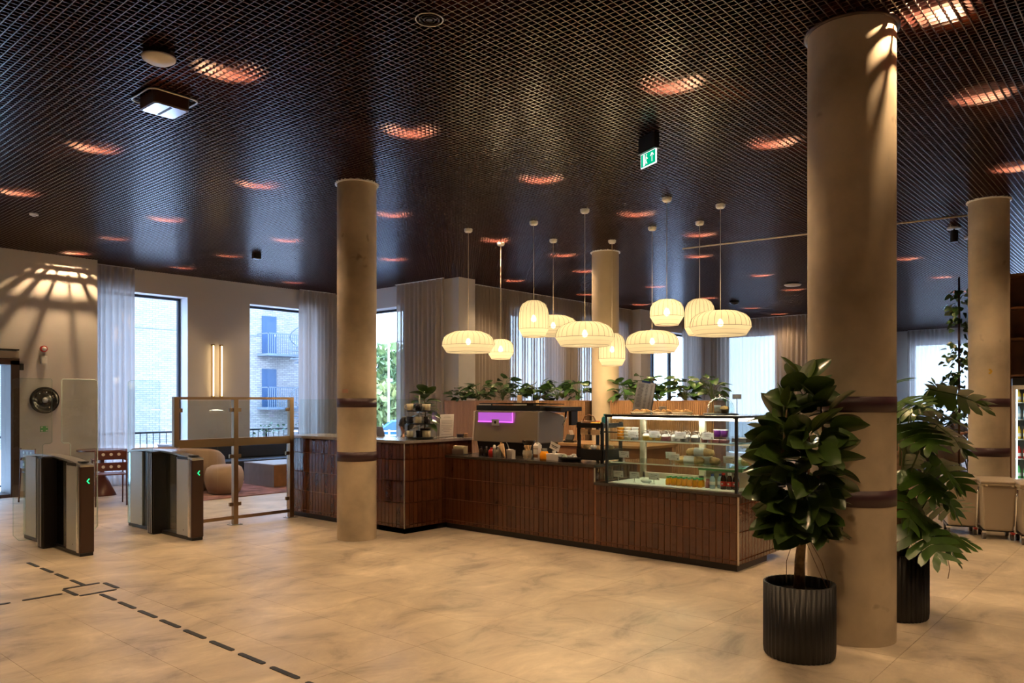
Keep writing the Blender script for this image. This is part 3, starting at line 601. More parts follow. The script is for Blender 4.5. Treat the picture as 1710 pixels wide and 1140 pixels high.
P('led_strip', MB().box(X0+.035, X0+.05, Y0+.05, Y1-.05, ZC-.035, ZC-.022).box(X1-.09, X1-.07, Y0+.05, Y1-.05, ZC-.035, ZC-.022), M_CASELED, t_)
P('base_tray', MB().box(X0+.01, X1-.045, Y0+.015, Y1-.015, ZB, ZB+.006), M_WHITE, t_)
def price_card(x, y, z, w=.115, h=.065, stem=.04, label='white price card in the glass case', rz=0, ink=None):
    t_ = T('price_card', label, 'price card', (x, y, z), rz)
    P('foot', MB().cyl((0, 0, 0), .013, .004, 12).cyl((0, 0, 0), .004, stem, 8), M_CHROME, t_)
    P('card', MB().cbox((0, 0, stem+h/2), (.002, w, h), 0, 0, -.12), M_PAPER, t_)
    P('lettering', MB().cbox((-.002, .0, stem+h*.72), (.0015, w*.6, h*.05), 0, 0, -.12).cbox((-.002, .01, stem+h*.5), (.0015, w*.4, h*.035), 0, 0, -.12).cbox((-.002, -w*.36, stem+h*.25), (.0015, w*.1, h*.12), 0, 0, -.12), M_INK, t_)
zb = ZB+.006
price_card(6.58, 4.30, zb, label='leftmost price card on the floor of the glass case')
price_card(6.58, 4.11, zb, label='middle of the three price cards on the floor of the glass case')
price_card(6.58, 3.89, zb, label='price card nearest the juice bottles on the case floor')
price_card(6.56, 4.22, .893, label='price card at the left of the middle glass shelf'); price_card(6.56, 3.66, .893, label='price card left of the sandwiches on the middle shelf'); price_card(6.56, 3.10, .893, label='price card at the right end of the middle glass shelf'); price_card(6.75, 3.80, .893, label='price card at the back of the middle glass shelf')
price_card(6.54, 4.10, 1.113, label='price card by the stacked tubs on the top shelf', stem=.025); price_card(6.54, 3.86, 1.113, label='price card left of the fruit cups on the top shelf', stem=.03); price_card(6.54, 3.58, 1.113, label='price card right of the fruit cups on the top shelf', stem=.03); price_card(6.54, 3.30, 1.113, label='price card below the purple cups on the top shelf', stem=.03)
# juice bottles in two rows
jb = None
for r_, x in enumerate((6.60, 6.665)):
    for k in range(7):
        y = 3.745-k*.056+r_*.012; col = M_ORANGE
        if jb is None:
            jb = T('juice_bottle', 'orange juice bottle with green cap, leftmost of the front row in the glass case', 'bottle', (x, y, zb), group='orange juice bottles in the glass case')
            P('body', MB().lathe([(.001, 0), (.022, 0), (.025, .008), (.025, .048), (.014, .064), (.014, .070)], 14), M_ORANGE, jb); P('cap', MB().cyl((0, 0, .068), .017, .016, 14), M_GREENC, jb)
        else: clone(jb, (x, y, zb), 0, 'orange juice bottle with green cap, %s from the left in the %s row' % (['first', 'second', 'third', 'fourth', 'fifth', 'sixth', 'last'][k], ['front', 'back'][r_]))
bottle('smoothie_bottle', 'dark red smoothie bottle right of the orange juices', 'bottle', (6.61, 3.335, zb), .024, .085, M_PINK, M_PINK, neck=.6)
for k, (y, x) in enumerate(((3.285, 6.60), (3.235, 6.66))):
    b_ = bottle('water_bottle', ['water bottle with navy cap in front, right of the smoothie', 'water bottle with navy cap standing behind the front one'][k], 'bottle', (x, y, zb), .026, .135, M_BLUEB, M_NAVYC, neck=.45); P('bottle_label', MB().lathe([(.0265, .035), (.0265, .065)], 14), M_PAPER, b_)
for k, y in enumerate((3.175, 3.12, 3.065)):
    b_ = bottle('cola_bottle', ['left', 'middle', 'right'][k]+'most dark soft drink bottle with red wrapper by the right case post' if k != 1 else 'middle dark soft drink bottle with red wrapper by the right case post', 'bottle', (6.60+.01*k, y, zb), .027, .15, M_COLA, [M_RED, M_WHITE, M_BLACK][k], neck=.5); P('bottle_label', MB().lathe([(.0275, .03), (.0275, .075)], 14), M_RED, b_); P('label_mark', MB().box(-.029, -.0275, -.008, .008, .045, .06), M_PAPER, b_)
# stacked tubs
for k, (y, m, w) in enumerate(((4.30, M_ORANGE, 'orange'), (4.215, M_MUGW, 'cream'), (4.13, M_PAPER, 'white'))):
    for q in range(4):
        t_ = T('food_tub', '%s food tub, %s of its stack on the top glass shelf' % (w, ['bottom', 'second from bottom', 'third from bottom', 'topmost'][q]), 'tub', (6.62, y, 1.113+q*.031), group='stacked food tubs')
        P('body', MB().lathe([(.001, 0), (.030, 0), (.037, .024)], 16), m, t_); P('lid', MB().cyl((0, 0, .024), .039, .006, 16), M_WHITE if k else M_KRAFT, t_)
# dessert cups
for k in range(14):
    r_, q = divmod(k, 7); y = 3.98-q*.105+r_*.03; x = 6.58+r_*.10
    cont = [M_YELLOW, M_YELLOW, M_PINK, M_WHITE, M_TAUPE, M_TAUPE, M_PINK][q]; nm = ['mango', 'mixed fruit', 'berry', 'yoghurt', 'granola', 'chocolate', 'layered'][q]
    t_ = T('dessert_cup', '%s dessert cup with clear dome lid, %s row of the top glass shelf' % (nm, ['front', 'back'][r_]), 'dessert cup', (x, y, 1.113), group='dessert cups on the top shelf')
    P('filling', MB().cyl((0, 0, .002), .028, .04, 14, .036), cont, t_); P('cup', MB().lathe([(.029, 0), (.040, .065)], 16), M_CLEARP, t_); P('lid', MB().lathe([(.042, .064), (.042, .07), (.034, .09), (.016, .10), (.001, .10)], 16), M_CLEARP, t_); P('cream_top', MB().lathe([(.035, .042), (.028, .06), (.001, .068)], 14), M_WHITE, t_)
for k, y in enumerate((3.235, 3.165)):
    t_ = T('jelly_cup', ['left', 'right'][k]+' purple jelly cup stacked high at the right of the top shelf', 'jelly cup', (6.60, y, 1.17)); P('cup', MB().lathe([(.001, 0), (.028, 0), (.036, .06)], 16), M_PURPLE, t_); P('lid', MB().cyl((0, 0, .06), .038, .006, 16), M_WHITE, t_)
    t_ = T('salad_box', ['left', 'right'][k]+' clear salad box under the purple jelly cups', 'food box', (6.60, y, 1.113)); P('box', MB().box(-.045, .045, -.034, .034, 0, .05), M_CLEARP, t_); P('salad', MB().box(-.04, .04, -.03, .03, .004, .03), M_PINK, t_)
t_ = T('box_stack', 'clear takeaway box by the right glass side of the top shelf', 'food box', (6.85, 3.10, 1.113)); P('box', MB().box(-.1, .1, -.08, .08, 0, .06), M_CLEARP, t_); P('filling', MB().box(-.09, .09, -.07, .07, .004, .04), M_TAUPE, t_)
# baguettes
for k, (y, x, z, rz, lab) in enumerate(((3.55, 6.66, .893, 1.85, 'lower left baguette sandwich on the middle shelf'), (3.40, 6.74, .893, 1.35, 'lower right baguette sandwich on the middle shelf'), (3.46, 6.70, .972, 1.62, 'baguette sandwich lying on top of the other two'), (3.12, 6.85, .893, 1.1, 'baguette sandwich behind the right post of the glass case'))):
    t_ = T('baguette', lab, 'sandwich', (x, y, z), rz)
    P('bread', MB().tube([(-.14, 0, .038), (-.125, 0, .038), (-.06, 0, .041), (.06, 0, .042), (.12, 0, .04), (.14, 0, .038)], [.016, .030, .040, .041, .032, .014], 12), M_BREAD, t_); P('paper_wrap', MB().tube([(-.05, 0, .0415), (.05, 0, .0415)], [.0425, .0425], 12, False), M_PAPER, t_)
tag(P('green_tray', MB().box(-.2, .2, -.22, .22, 0, .012).box(-.2, -.19, -.22, .22, .012, .03), M_GREENC, None, (6.90, 3.26, .845)), 'green plastic tray at the back of the glass case', 'tray')
tag(P('tray_support', MB().box(-.17, .17, -.17, .17, 0, .15), M_CREAM, None, (6.93, 3.26, .692)), 'cream riser box under the green tray in the glass case', 'box')
tag(P('wrapped_roll', MB().tube([(0, -.06, .02), (0, -.04, .02), (0, .04, .02), (0, .06, .02)], [.006, .02, .02, .006], 8), M_PAPER, None, (6.62, 4.0, zb)), 'pale wrapped roll lying between price cards on the case floor', 'sandwich')
# on top of the case
zt = ZC+.010
for k, (y, L_, lab) in enumerate(((4.12, .20, 'left tray liner of pastries on top of the glass case'), (3.88, .17, 'second tray liner of pastries on top of the glass case'), (3.66, .20, 'right tray liner of pastries on top of the glass case'))):
    t_ = T('pastry_tray', lab, 'pastry tray', (6.72, y, zt)); P('liner', MB().lathe([(.001, .004), (.09, .004), (.11, .022), (.108, .024), (.088, .008), (.001, .008)], 9, sy=1), M_KRAFT, t_)
    for q in range(5):
        a = q*1.3+k; P('croissant', MB().tube([(-.045, 0, .012), (-.03, .012, .02), (0, .018, .026), (.03, .012, .02), (.045, 0, .012)], [.004, .013, .019, .013, .004], 8), M_BREAD, t_, (.05*math.cos(a), .055*math.sin(a), .004), a)
price_card(6.80, 3.92, zt, .085, .045, .03, 'small dark-lettered sign between pastry trays on the glass case')
t_ = T('glass_cloche', 'clear glass dome with knob on top of the case', 'cloche', (6.80, 3.30, zt))
P('board', MB().cyl((0, 0, 0), .16, .012, 32), M_BLACK, t_); P('dome', MB().lathe([(.125, .012), (.125, .06), (.115, .10), (.085, .14), (.045, .158), (.012, .162)], 32), M_GLASSG, t_); P('knob', MB().lathe([(.008, .160), (.008, .168), (.018, .178), (.012, .19), (.001, .192)], 14), M_CHROME, t_)
t_ = T('muffin', 'brown muffin in a dark case under the glass dome', 'muffin', (6.80, 3.26, zt+.012)); P('case', MB().lathe([(.001, 0), (.03, 0), (.038, .04)], 16, rf=lambda a: 1+.04*math.cos(12*a)), M_WOODD, t_); P('top', MB().lathe([(.042, .038), (.044, .05), (.03, .066), (.001, .072)], 16), M_BREAD, t_)
price_card(6.86, 3.36, zt+.012, .07, .06, .015, 'dark chalk label inside the glass dome')
t_ = T('chalk_label', 'grey label card rising behind the glass dome', 'label', (6.98, 3.22, zt)); P('foot', MB().cyl((0, 0, 0), .02, .006, 12).cyl((0, 0, 0), .004, .15, 8), M_CHROME, t_); P('card', MB().cbox((0, 0, .17), (.004, .09, .045)), M_TAUPE, t_)
# menu sheet standing on the case
t_ = T('menu_board', 'grey menu sheet on a tilted clipboard standing on the glass case', 'menu board', (6.97, 4.27, zt))
P('base', MB().box(-.03, .05, -.11, .11, 0, .015), M_BLACK, t_)
RM = Euler((.15, .10, 0)).to_matrix().to_4x4()
P('board', MB().cbox((0, 0, .175), (.012, .225, .32)).xf(RM), M_BLACK, t_); P('sheet', MB().cbox((-.009, 0, .175), (.004, .215, .31)).xf(RM), pbr('menu_sheet', (.38, .36, .36), .8), t_)
ml = MB()
for k in range(20):
    zz = .30-k*.0125
    for (yy, w) in ((.055, random.uniform(.05, .075)), (-.02, random.uniform(.02, .035)), (-.075, .02)): ml.box(-.0122, -.0112, yy-w/2, yy+w/2, zz-.002, zz+.002)
P('menu_text', ml.xf(RM), M_INK, t_)
P('clip', MB().cbox((-.014, .0, .33), (.012, .10, .02)).xf(RM), M_NAVYC, t_)

# ================================================================== PENDANTS
def shade_profile(kind):
    if kind == 'disc': return [(.135, .012), (.15, 0), (.30, .004), (.362, .10), (.358, .15), (.338, .205), (.29, .25), (.20, .288), (.06, .302), (.03, .302)]
    if kind == 'tall': return [(.08, .01), (.09, 0), (.145, .004), (.196, .105), (.198, .18), (.196, .30), (.183, .38), (.15, .44), (.09, .478), (.02, .485)]
    return [(.09, .01), (.10, 0), (.135, .004), (.194, .10), (.196, .15), (.188, .21), (.16, .26), (.10, .295), (.02, .303)]
_ME = {}
for kd in ('disc', 'tall', 'small'):
    pf = shade_profile(kd); n = 96
    sh = MB().lathe(pf, n, rf=lambda a: 1-.006*abs(math.sin(14*a))).mesh('shade', M_SHADE)
    w = MB()
    for k in range(28 if kd == 'disc' else 22):
        a = 2*PI*k/(28 if kd == 'disc' else 22)
        w.tube([((r+.0015)*math.cos(a), (r+.0015)*math.sin(a), z) for r, z in pf[3:]], .0018, 4, False)
    for i in (2, 3):
        r, z = pf[i]; w.tube([((r+.002)*math.cos(2*PI*k/48), (r+.002)*math.sin(2*PI*k/48), z) for k in range(49)], .0022, 4, False)
    r = (pf[2][0]+pf[3][0])/2; z = (pf[2][1]+pf[3][1])/2; w.tube([((r+.002)*math.cos(2*PI*k/48), (r+.002)*math.sin(2*PI*k/48), z) for k in range(49)], .0009, 4, False)
    wi = w.mesh('shade_wires', M_DBROWN)
    top = pf[-1][1]; bu = MB().lathe([(.001, top*.50-.045), (.03, top*.50-.03), (.036, top*.50), (.022, top*.50+.035), (.014, top*.50+.05), (.001, top*.5+.05)], 16).mesh('bulb', M_BULB)
    so = MB().cyl((0, 0, top*.5+.05), .016, top*.5-.045, 12).mesh('lamp_socket', M_CREAM)
    _ME[kd] = (sh, wi, bu, so, top)
canopy_me = MB().lathe([(.001, -.045), (.04, -.045), (.055, -.03), (.058, 0), (.058, .004), (.001, .004)], 24).mesh('ceiling_canopy', M_WHITE)
PEND = [(7.63, 7.43, 'disc', 2.16, 'wide disc pendant at the far left of the cluster'), (8.60, 7.70, 'small', 2.117, 'small rounded pendant partly behind the far left disc'), (7.88, 6.47, 'tall', 2.338, 'tall barrel pendant third from the left, the higher left one'),
        (8.94, 6.97, 'disc', 2.45, 'wide disc pendant tucked behind the tall left barrel'), (7.79, 5.58, 'disc', 2.175, 'wide disc pendant near the middle overlapping the barrel behind'), (9.55, 6.35, 'tall', 2.011, 'tall barrel pendant hanging lowest, in front of the middle column'),
        (9.19, 5.46, 'disc', 2.155, 'wide disc pendant right of the middle column'), (7.97, 4.54, 'small', 2.378, 'medium rounded pendant hanging highest right of centre'), (9.32, 4.82, 'tall', 2.36, 'tall barrel pendant behind the rightmost disc'), (8.67, 4.21, 'disc', 2.285, 'wide disc pendant at the far right of the cluster')]
for x, y, kd, zb_, lab in PEND:
    sh, wi, bu, so, top = _ME[kd]
    t_ = T('pendant_lamp', lab, 'pendant lamp', (x, y, zb_), random.uniform(0, 1), group='pleated fabric pendants over the cafe counter')
    link('shade', sh, t_); link('shade_wires', wi, t_); link('bulb', bu, t_); link('lamp_socket', so, t_)
    link('ceiling_canopy', canopy_me, t_, (0, 0, CZ-zb_))
    P('cord', MB().tube([(0, 0, top), (0, 0, CZ-zb_-.04)], .0045, 6), M_CREAM, t_)
    ld = bpy.data.lights.new('pendant_light', 'POINT'); ld.energy = PENDANT_W; ld.color = (1, .72, .38); ld.shadow_soft_size = .1
    lo = bpy.data.objects.new('pendant_light', ld); C.objects.link(lo); lo.location = (0, 0, -.06); lo.parent = t_

# ================================================================== LEAVES AND PLANTS
def leaf_mb(L, Wd, droop=.25, fold=.25, pet=.03, rows=9, pw=.92, tip=1.0):
    m = MB(); v = []; f = []
    for i in range(rows+1):
        s = i/rows; w = Wd/2*max(0, math.sin(PI*min(1, s**pw)))**.6 if 0 < i < rows else .0005
        x = pet+s*L; z = -droop*L*s*s
        for q, (yy, zz) in enumerate(((-1, fold), (-.5, fold*.35), (0, 0), (.5, fold*.35), (1, fold))):
            v.append((x - abs(yy)*w*.12, yy*w, z+zz*w))
    for i in range(rows):
        for q in range(4): f.append((i*5+q, (i+1)*5+q, (i+1)*5+q+1, i*5+q+1))
    m.add(v, f, True); m.tube([(0, 0, 0), (pet*1.05, 0, 0)], .0022, 4, False)
    m.tube([(pet, 0, -.0012), (pet+L*.5, 0, -.0012-droop*L*.25), (pet+L*.95, 0, -.0012-droop*L*.9)], [.0022, .0016, .0006], 4, False)
    return m
def orient(p, az, el, roll=0, sc=1):
    """leaf along +X pitched up by el, turned to az"""
    return Matrix.Translation(p) @ Matrix.Rotation(az, 4, 'Z') @ Matrix.Rotation(-el, 4, 'Y') @ Matrix.Rotation(roll, 4, 'X') @ Matrix.Scale(sc, 4)
def ribbed_pot(t_, R, H):
    n = 160; rf = lambda a: 1+.045*abs(math.cos(20*a))**1.5
    P('pot', MB().lathe([(R*.93, 0), (R*.98, .012), (R, .05), (R, H), (R-.012, H), (R-.015, H-.07)], n, rf=rf), M_POT, t_)
    P('pot_base', MB().disc((0, 0, .001), R*.93, n, False), M_POT, t_)
    P('soil', MB().disc((0, 0, H-.065), R-.012, 48), M_SOIL, t_)
# ---- rubber plant
rp = T('rubber_plant', 'tall dark green rubber plant in a black ribbed pot in the right foreground', 'potted plant', (4.56, 1.715, 0), -.3)
ribbed_pot(rp, .195, .43)
P('trunk', MB().tube([(.0, .0, .36), (.005, .0, .55), (.025, -.005, .72), (.02, 0, .95)], [.034, .029, .024, .02], 10), M_BARK, rp)
rng = random.Random(11)
tops = []
for k in range(5):
    a = k*1.257+.4; tx, ty = .13*math.cos(a), .13*math.sin(a); h = [1.62, 1.42, 1.50, 1.38, 1.55][k]
    pts = [(.02, 0, .74), (.02+tx*.5, ty*.5, .95), (.02+tx, ty, 1.2), (.02+tx*.8, ty*.8, h-.05)]; tops.append(pts)
    P('branch', MB().tube(pts, [.013, .011, .008, .004], 7), M_BARK, rp)
P('hanging_root', MB().tube([(.03, -.02, .72), (.09, -.09, .55), (.12, -.13, .38)], .0022, 5), M_BARK, rp); P('hanging_root', MB().tube([(.03, -.01, .70), (.05, -.09, .52), (.09, -.14, .38)], .002, 5), M_BARK, rp); P('hanging_root', MB().tube([(.0, .03, .70), (-.05, .05, .55), (-.04, .06, .42)], .002, 5), M_BARK, rp)
LV = [leaf_mb(.20, .15, d_, f_).mesh('leaf', M_LEAF) for d_, f_ in ((.12, .30), (.30, .18), (.45, .35), (.05, .12))]
LY = leaf_mb(.17, .085, .1, .45).mesh('leaf', M_LEAFY)
def lerp_path(pts, s):
    s *= len(pts)-1; i = min(int(s), len(pts)-2); u = s-i
    return Vector(pts[i])*(1-u)+Vector(pts[i+1])*u
for b, pts in enumerate(tops):
    for k in range(34):
        s = .03+.97*(k/33); p = lerp_path(pts, s); az = k*2.4+b*1.3+rng.uniform(-.3, .3)
        zrel = (p.z-.7)/.9
        if b and zrel < .75:   # outward bias
            az = math.atan2(pts[2][1], pts[2][0])+rng.uniform(-1.7, 1.7)
        el = rng.uniform(-.55, .25)+zrel*.75+(.6 if k > 30 else 0)
        sc = rng.uniform(.85, 1.12)*(1.0 if zrel < .8 else .85)
        off = Vector((math.cos(az), math.sin(az), 0))*(.055*max(0, 1-zrel*.9))*rng.uniform(.1, 1.0)
        me = LY if (k > 31 or rng.random() < .07) else rng.choice(LV)
        o = link('leaf', me, rp, mat4=orient(p+off+Vector((0, 0, rng.uniform(-.02, .02))), az, el, rng.uniform(-1.1, 1.1), sc))
for az, el, z, ro in ((-.555, .8, 1.60, .5), (2.58, .95, 1.61, -.5), (-.1, 1.1, 1.58, .3), (3.3, .6, 1.54, .6), (-1.5, .5, 1.53, -.6), (1.2, .9, 1.57, 0), (-.7, .3, 1.48, .9), (2.5, .35, 1.47, -.9)):
    link('leaf', LY if el > .9 else LV[0], rp, mat4=orient(Vector((.03, .0, z)), az, el, ro, 1.0))
for k in range(14):
    a = k*.449+.2; link('leaf', rng.choice(LV), rp, mat4=orient(Vector((.03+.04*math.cos(a), .04*math.sin(a), .76+.06*rng.random())), a, rng.uniform(-.35, .15), rng.uniform(-.5, .5), 1.05))
# ---- monstera
def monstera_mb(L, droop=.3, wavy=1):
    """heart-shaped blade cut into lobes either side of the midrib"""
    m = MB(); W2 = L*.56
    def mid(s): return Vector((.0+L*s, 0, -droop*L*s*s))
    nl = 6
    for side in (-1, 1):
        for k in range(nl):
            s0 = k/nl*.92; s1 = (k+1)/nl*.92
            wk = W2*(math.sin(PI*(.16+.80*(k+.5)/nl)))**.7
            back = -.35*L*(1-(k/nl)*1.9)*.5 if k < 3 else .16*L*(k-2)/3
            nn = 4; rows = []
            for i in range(nn+1):
                u = i/nn; gap = .10*u if u > .3 else 0
                c0 = s0+(s1-s0)*gap*.9; c1 = s1-(s1-s0)*gap*.9
                if i == nn: c0 = s0+(s1-s0)*.28; c1 = s1-(s1-s0)*.22
                off = Vector((back*u+.07*L*u*u, side*wk*u, -.10*L*u*u+.012*L*math.sin(3*u+k)*wavy))
                sp = Vector((.045*L*u*(.35 if i == nn else 1), 0, 0)); rows.append((mid(c0)+off-sp, mid(c1)+off+sp))
            v = []; 
            for a, b in rows: v += [a, b]
            f = []
            for i in range(nn): q = (2*i, 2*i+1, 2*i+3, 2*i+2); f.append(q if side > 0 else q[::-1])
            m.add(v, f, True)
    tipv = [mid(.90)+Vector((0, -W2*.16, 0)), mid(.90)+Vector((0, W2*.16, 0)), mid(1.06)]
    m.add(tipv+[mid(.80)], [(3, 0, 2), (3, 2, 1)], True)
    m.tube([mid(0)+Vector((0, 0, -.002)), mid(.5)+Vector((0, 0, -.002)), mid(1)+Vector((0, 0, -.002))], [.0035, .0025, .001], 5, False)
    return m
mo = T('monstera', 'monstera with split leaves in a black ribbed pot behind the thick column', 'potted plant', (5.83, 1.50, 0))
ribbed_pot(mo, .185, .45)
P('moss_pole', MB().tube([(0, .0, .38), (0, .0, 1.15)], [.028, .024], 10), M_BARK, mo); P('stem', MB().tube([(.03, -.02, .38), (.05, -.04, .6), (.03, -.02, .9), (.02, 0, 1.2)], [.018, .017, .014, .01], 8), M_WOODD, mo)
MV = [monstera_mb(.34, d_).mesh('leaf', M_LEAFM) for d_ in (.25, .5, .1)]
# camera right in world = (.656,-.755); azimuth of right is -0.855 rad
AR = -.855
ML = [(.25, 1.58, AR-.3, .15, 0), (.10, 1.62, AR+1.4, .4, 2), (.05, 1.50, AR-1.7, .2, 0), (.18, 1.44, AR+.5, -.1, 1), (.33, 1.33, AR-.1, -.1, 1), (.12, 1.34, AR-1.5, .0, 0), (.06, 1.26, AR+1.5, -.1, 1), (.20, 1.20, AR-.9, -.25, 1), (.36, 1.08, AR+.1, -.15, 1), (.10, 1.10, AR+1.2, -.2, 0), (.24, .98, AR-.5, -.3, 1), (.12, .90, AR-1.6, -.25, 1), (.28, .80, AR+.15, .05, 2), (.22, .60, AR-.1, .15, 2), (.12, .66, AR-1.3, -.1, 0), (.16, .56, AR+.8, .1, 0), (.04, .80, AR+1.2, -.1, 1), (.30, 1.22, AR+.9, -.2, 1), (.16, 1.48, AR-1.0, .1, 0), (.14, .72, AR-.6, -.15, 1), (.08, 1.02, AR-1.1, -.2, 0)]
for i, (r_, z, az, el, kk) in enumerate(ML):
    r_ *= .78; el -= .28
    z0 = max(.40, z-.45); ex = Vector((r_*math.cos(az), r_*math.sin(az), z)); sx = Vector((.03*math.cos(az), .03*math.sin(az), z0))
    mdl = (sx+ex)/2+Vector((0, 0, .06)); 
    P('petiole', MB().tube([sx, mdl, ex], [.006, .005, .004], 6), M_STEM, mo)
    link('leaf', MV[kk], mo, mat4=orient(ex, az+rng.uniform(-.25, .25), el, rng.uniform(-.5, .5), rng.uniform(.8, 1.1)))
P('aerial_root', MB().tube([(.10, -.12, .62), (.22, -.24, .50), (.24, -.27, .33), (.23, -.26, .26)], .0022, 5), M_BARK, mo); P('aerial_root', MB().tube([(-.04, -.06, .6), (-.10, -.1, .42), (-.05, -.18, .30)], .0035, 5), M_BARK, mo)
# ---- plants in the slatted planter
PV = [leaf_mb(.17, .13, d_, f_, .05, 6, .65).mesh('leaf', M_LEAFP) for d_, f_ in ((.15, .2), (.4, .15), (.6, .3))]
pys = [(10.12, .75, 'leftmost'), (9.72, .9, 'second'), (9.18, 1.15, 'third'), (8.72, .85, 'fourth'), (8.30, 1.05, 'fifth'), (7.90, .85, 'sixth'), (7.50, 1.05, 'seventh'), (6.55, .9, 'eighth'), (6.22, 1.15, 'ninth'), (5.82, .85, 'tenth'), (5.50, 1.0, 'eleventh'), (5.14, .95, 'rightmost')]
for i, (y, s_, lab) in enumerate(pys):
    t_ = T('leafy_plant', 'leafy green plant in the slatted planter, %s along it from the left' % lab, 'plant', (10.26+rng.uniform(-.06, .06), y, 1.506), rng.uniform(0, 6), group='plants in the slatted planter')
    st = MB()
    for k in range(30):
        az = k*2.399; r_ = .03+.11*rng.random(); h = (.03+.29*rng.random())*s_
        e = Vector((r_*math.cos(az), r_*math.sin(az), h)); st.tube([(0, 0, 0), e*.5+Vector((0, 0, .03)), e], [.004, .003, .0025], 4, False)
        link('leaf', PV[k % 3], t_, mat4=orient(e, az, rng.uniform(-.2, .6), rng.uniform(-.6, .6), rng.uniform(.75, 1.15)*(.75+.25*s_)))
    P('stems', st, M_STEM, t_)
for y, h, w_, lab in ((8.44, .22, .05, 'clear glass vase standing before the planter rim'), (8.05, .11, .035, 'short glass vase standing before the planter rim')):
    t_ = T('glass_vase', lab, 'vase', (9.90, y, 1.42)); P('vase', MB().lathe([(.001, .002), (w_, 0), (w_*1.1, h)], 20), M_CLEARP, t_); P('kraft_sleeve', MB().lathe([(w_*.8, .004), (w_*.85, h*.8), (.001, h*.8)], 16), M_KRAFT, t_)
tag(P('wall_ledge', MB().box(9.82, 10.045, 7.9, 8.6, 1.395, 1.42), M_TAUPE), 'narrow ledge fixed to the slatted planter under the vases', 'shelf')

# ================================================================== ON THE RECEPTION COUNTER
ZR = 1.05
t_ = T('mug_stand', 'black three-tier mug stand with white pole on the reception counter', 'mug stand', (6.14, 6.78, ZR), -.75)
for z, r_ in ((.012, .17), (.175, .155), (.325, .15)): P('tier', MB().cyl((0, 0, z), r_, .012, 28), M_BLACKM, t_)
P('base_ring', MB().cyl((0, 0, 0), .17, .012, 28), M_BLACKM, t_); P('pole', MB().cyl((0, 0, .012), .008, .50, 12), M_WHITE, t_); 
mug0 = None
def mug(x, y, z, rz, dark, lab):
    m_ = M_MUGD if dark else M_MUGW
    t_ = T('mug', lab, 'mug', (x, y, z), rz, group='mugs on the tiered stand')
    P('body', MB().lathe([(.001, 0), (.032, 0), (.038, .01), (.040, .078), (.037, .078), (.035, .012), (.001, .012)], 20), m_, t_)
    P('handle', MB().tube([(.037, 0, .065), (.058, 0, .062), (.064, 0, .042), (.056, 0, .022), (.036, 0, .018)], .0055, 6), m_, t_)
cr = (FWD[1], -FWD[0])
for z, names, row in ((.339, (0, 1, 0), 'top'), (.189, (1, 0, 1), 'middle'), (.026, (0, 1, 0), 'bottom')):
    for k, dk in enumerate(names):
        o_ = (k-1)*.10; dep = -.085 if k != 1 else -.10
        if row == 'bottom' and k == 1: dep = -.03
        x = 6.14+cr[0]*o_+FWD[0]*dep; y = 6.78+cr[1]*o_+FWD[1]*dep
        mug(x, y, ZR+z-.002, math.radians(130) if k == 0 else math.radians(-120), dk, '%s mug %s on the %s tier of the mug stand' % (['cream', 'dark'][dk], ['at the left', 'in the middle', 'at the right'][k], row))
    for k, (ax, ay) in enumerate(((.07, .06), (-.05, .08))):
        mug(6.14+FWD[0]*ax*1.2+cr[0]*ay, 6.78+FWD[1]*ax*1.2+cr[1]*ay, ZR+z-.002, 1.0, 1-k, '%s mug behind the others on the %s tier of the mug stand, %s' % (['dark', 'cream'][k], row, ['right', 'left'][k]))
t_ = T('rubber_plant', 'leafy dark potted plant behind the mug stand on the reception counter', 'potted plant', (6.30, 6.86, ZR))
P('pot', MB().lathe([(.001, 0), (.06, 0), (.075, .12), (.07, .12), (.06, .10), (.001, .10)], 24), M_BLACK, t_); P('stem', MB().tube([(0, 0, .1), (.01, 0, .3), (0, .01, .5)], [.008, .007, .004], 6), M_BARK, t_)
for k in range(26):
    az = k*2.4; z = .14+.40*k/25; link('leaf', LV[k % 4], t_, mat4=orient(Vector((0, 0, z)), az, -.1+.9*(k/25)**2, rng.uniform(-.4, .4), .85))
t_ = T('notice', 'white printed notice standing on the reception counter right of the mugs', 'notice', (6.66, 6.86, ZR), math.radians(0))
P('acrylic_stand', MB().box(-.14, .14, -.03, .03, 0, .006).cbox((0, 0, .145), (.25, .004, .29), 0, .06), M_CLEARP, t_); P('sheet', MB().cbox((0, -.004, .147), (.235, .003, .275), 0, .06), M_PAPER, t_)
nl = MB()
for k in range(13):
    w = [.10, .12, .0, .19, .18, .17, .19, .18, .12, .16, .10, .0, .18][k]
    if w: nl.cbox((0, -.0062-.00115*k*0, .262-k*.019), (w, .002, .004), 0, .06)
for v_i in range(len(nl.v)): x_, y_, z_ = nl.v[v_i]; nl.v[v_i] = (x_, y_-(z_-.147)*.06, z_)
P('notice_text', nl, pbr('grey_ink', (.28, .26, .28), .8), t_)
tag(P('black_dish', MB().lathe([(.001, 0), (.042, 0), (.048, .04), (.044, .04), (.038, .008), (.001, .008)], 20), M_MUGD, None, (6.76, 6.72, ZR)), 'small black dish at the right end of the reception counter', 'dish')
t_ = T('candle', 'small amber candle beside the black dish', 'candle', (6.80, 6.66, ZR)); P('cup', MB().lathe([(.001, 0), (.022, 0), (.025, .05)], 16), M_KRAFT, t_); P('wax', MB().cyl((0, 0, .0), .02, .052, 14), pbr('amber_wax', (.8, .35, .15), .4, emit=((1, .4, .15), .4)), t_)
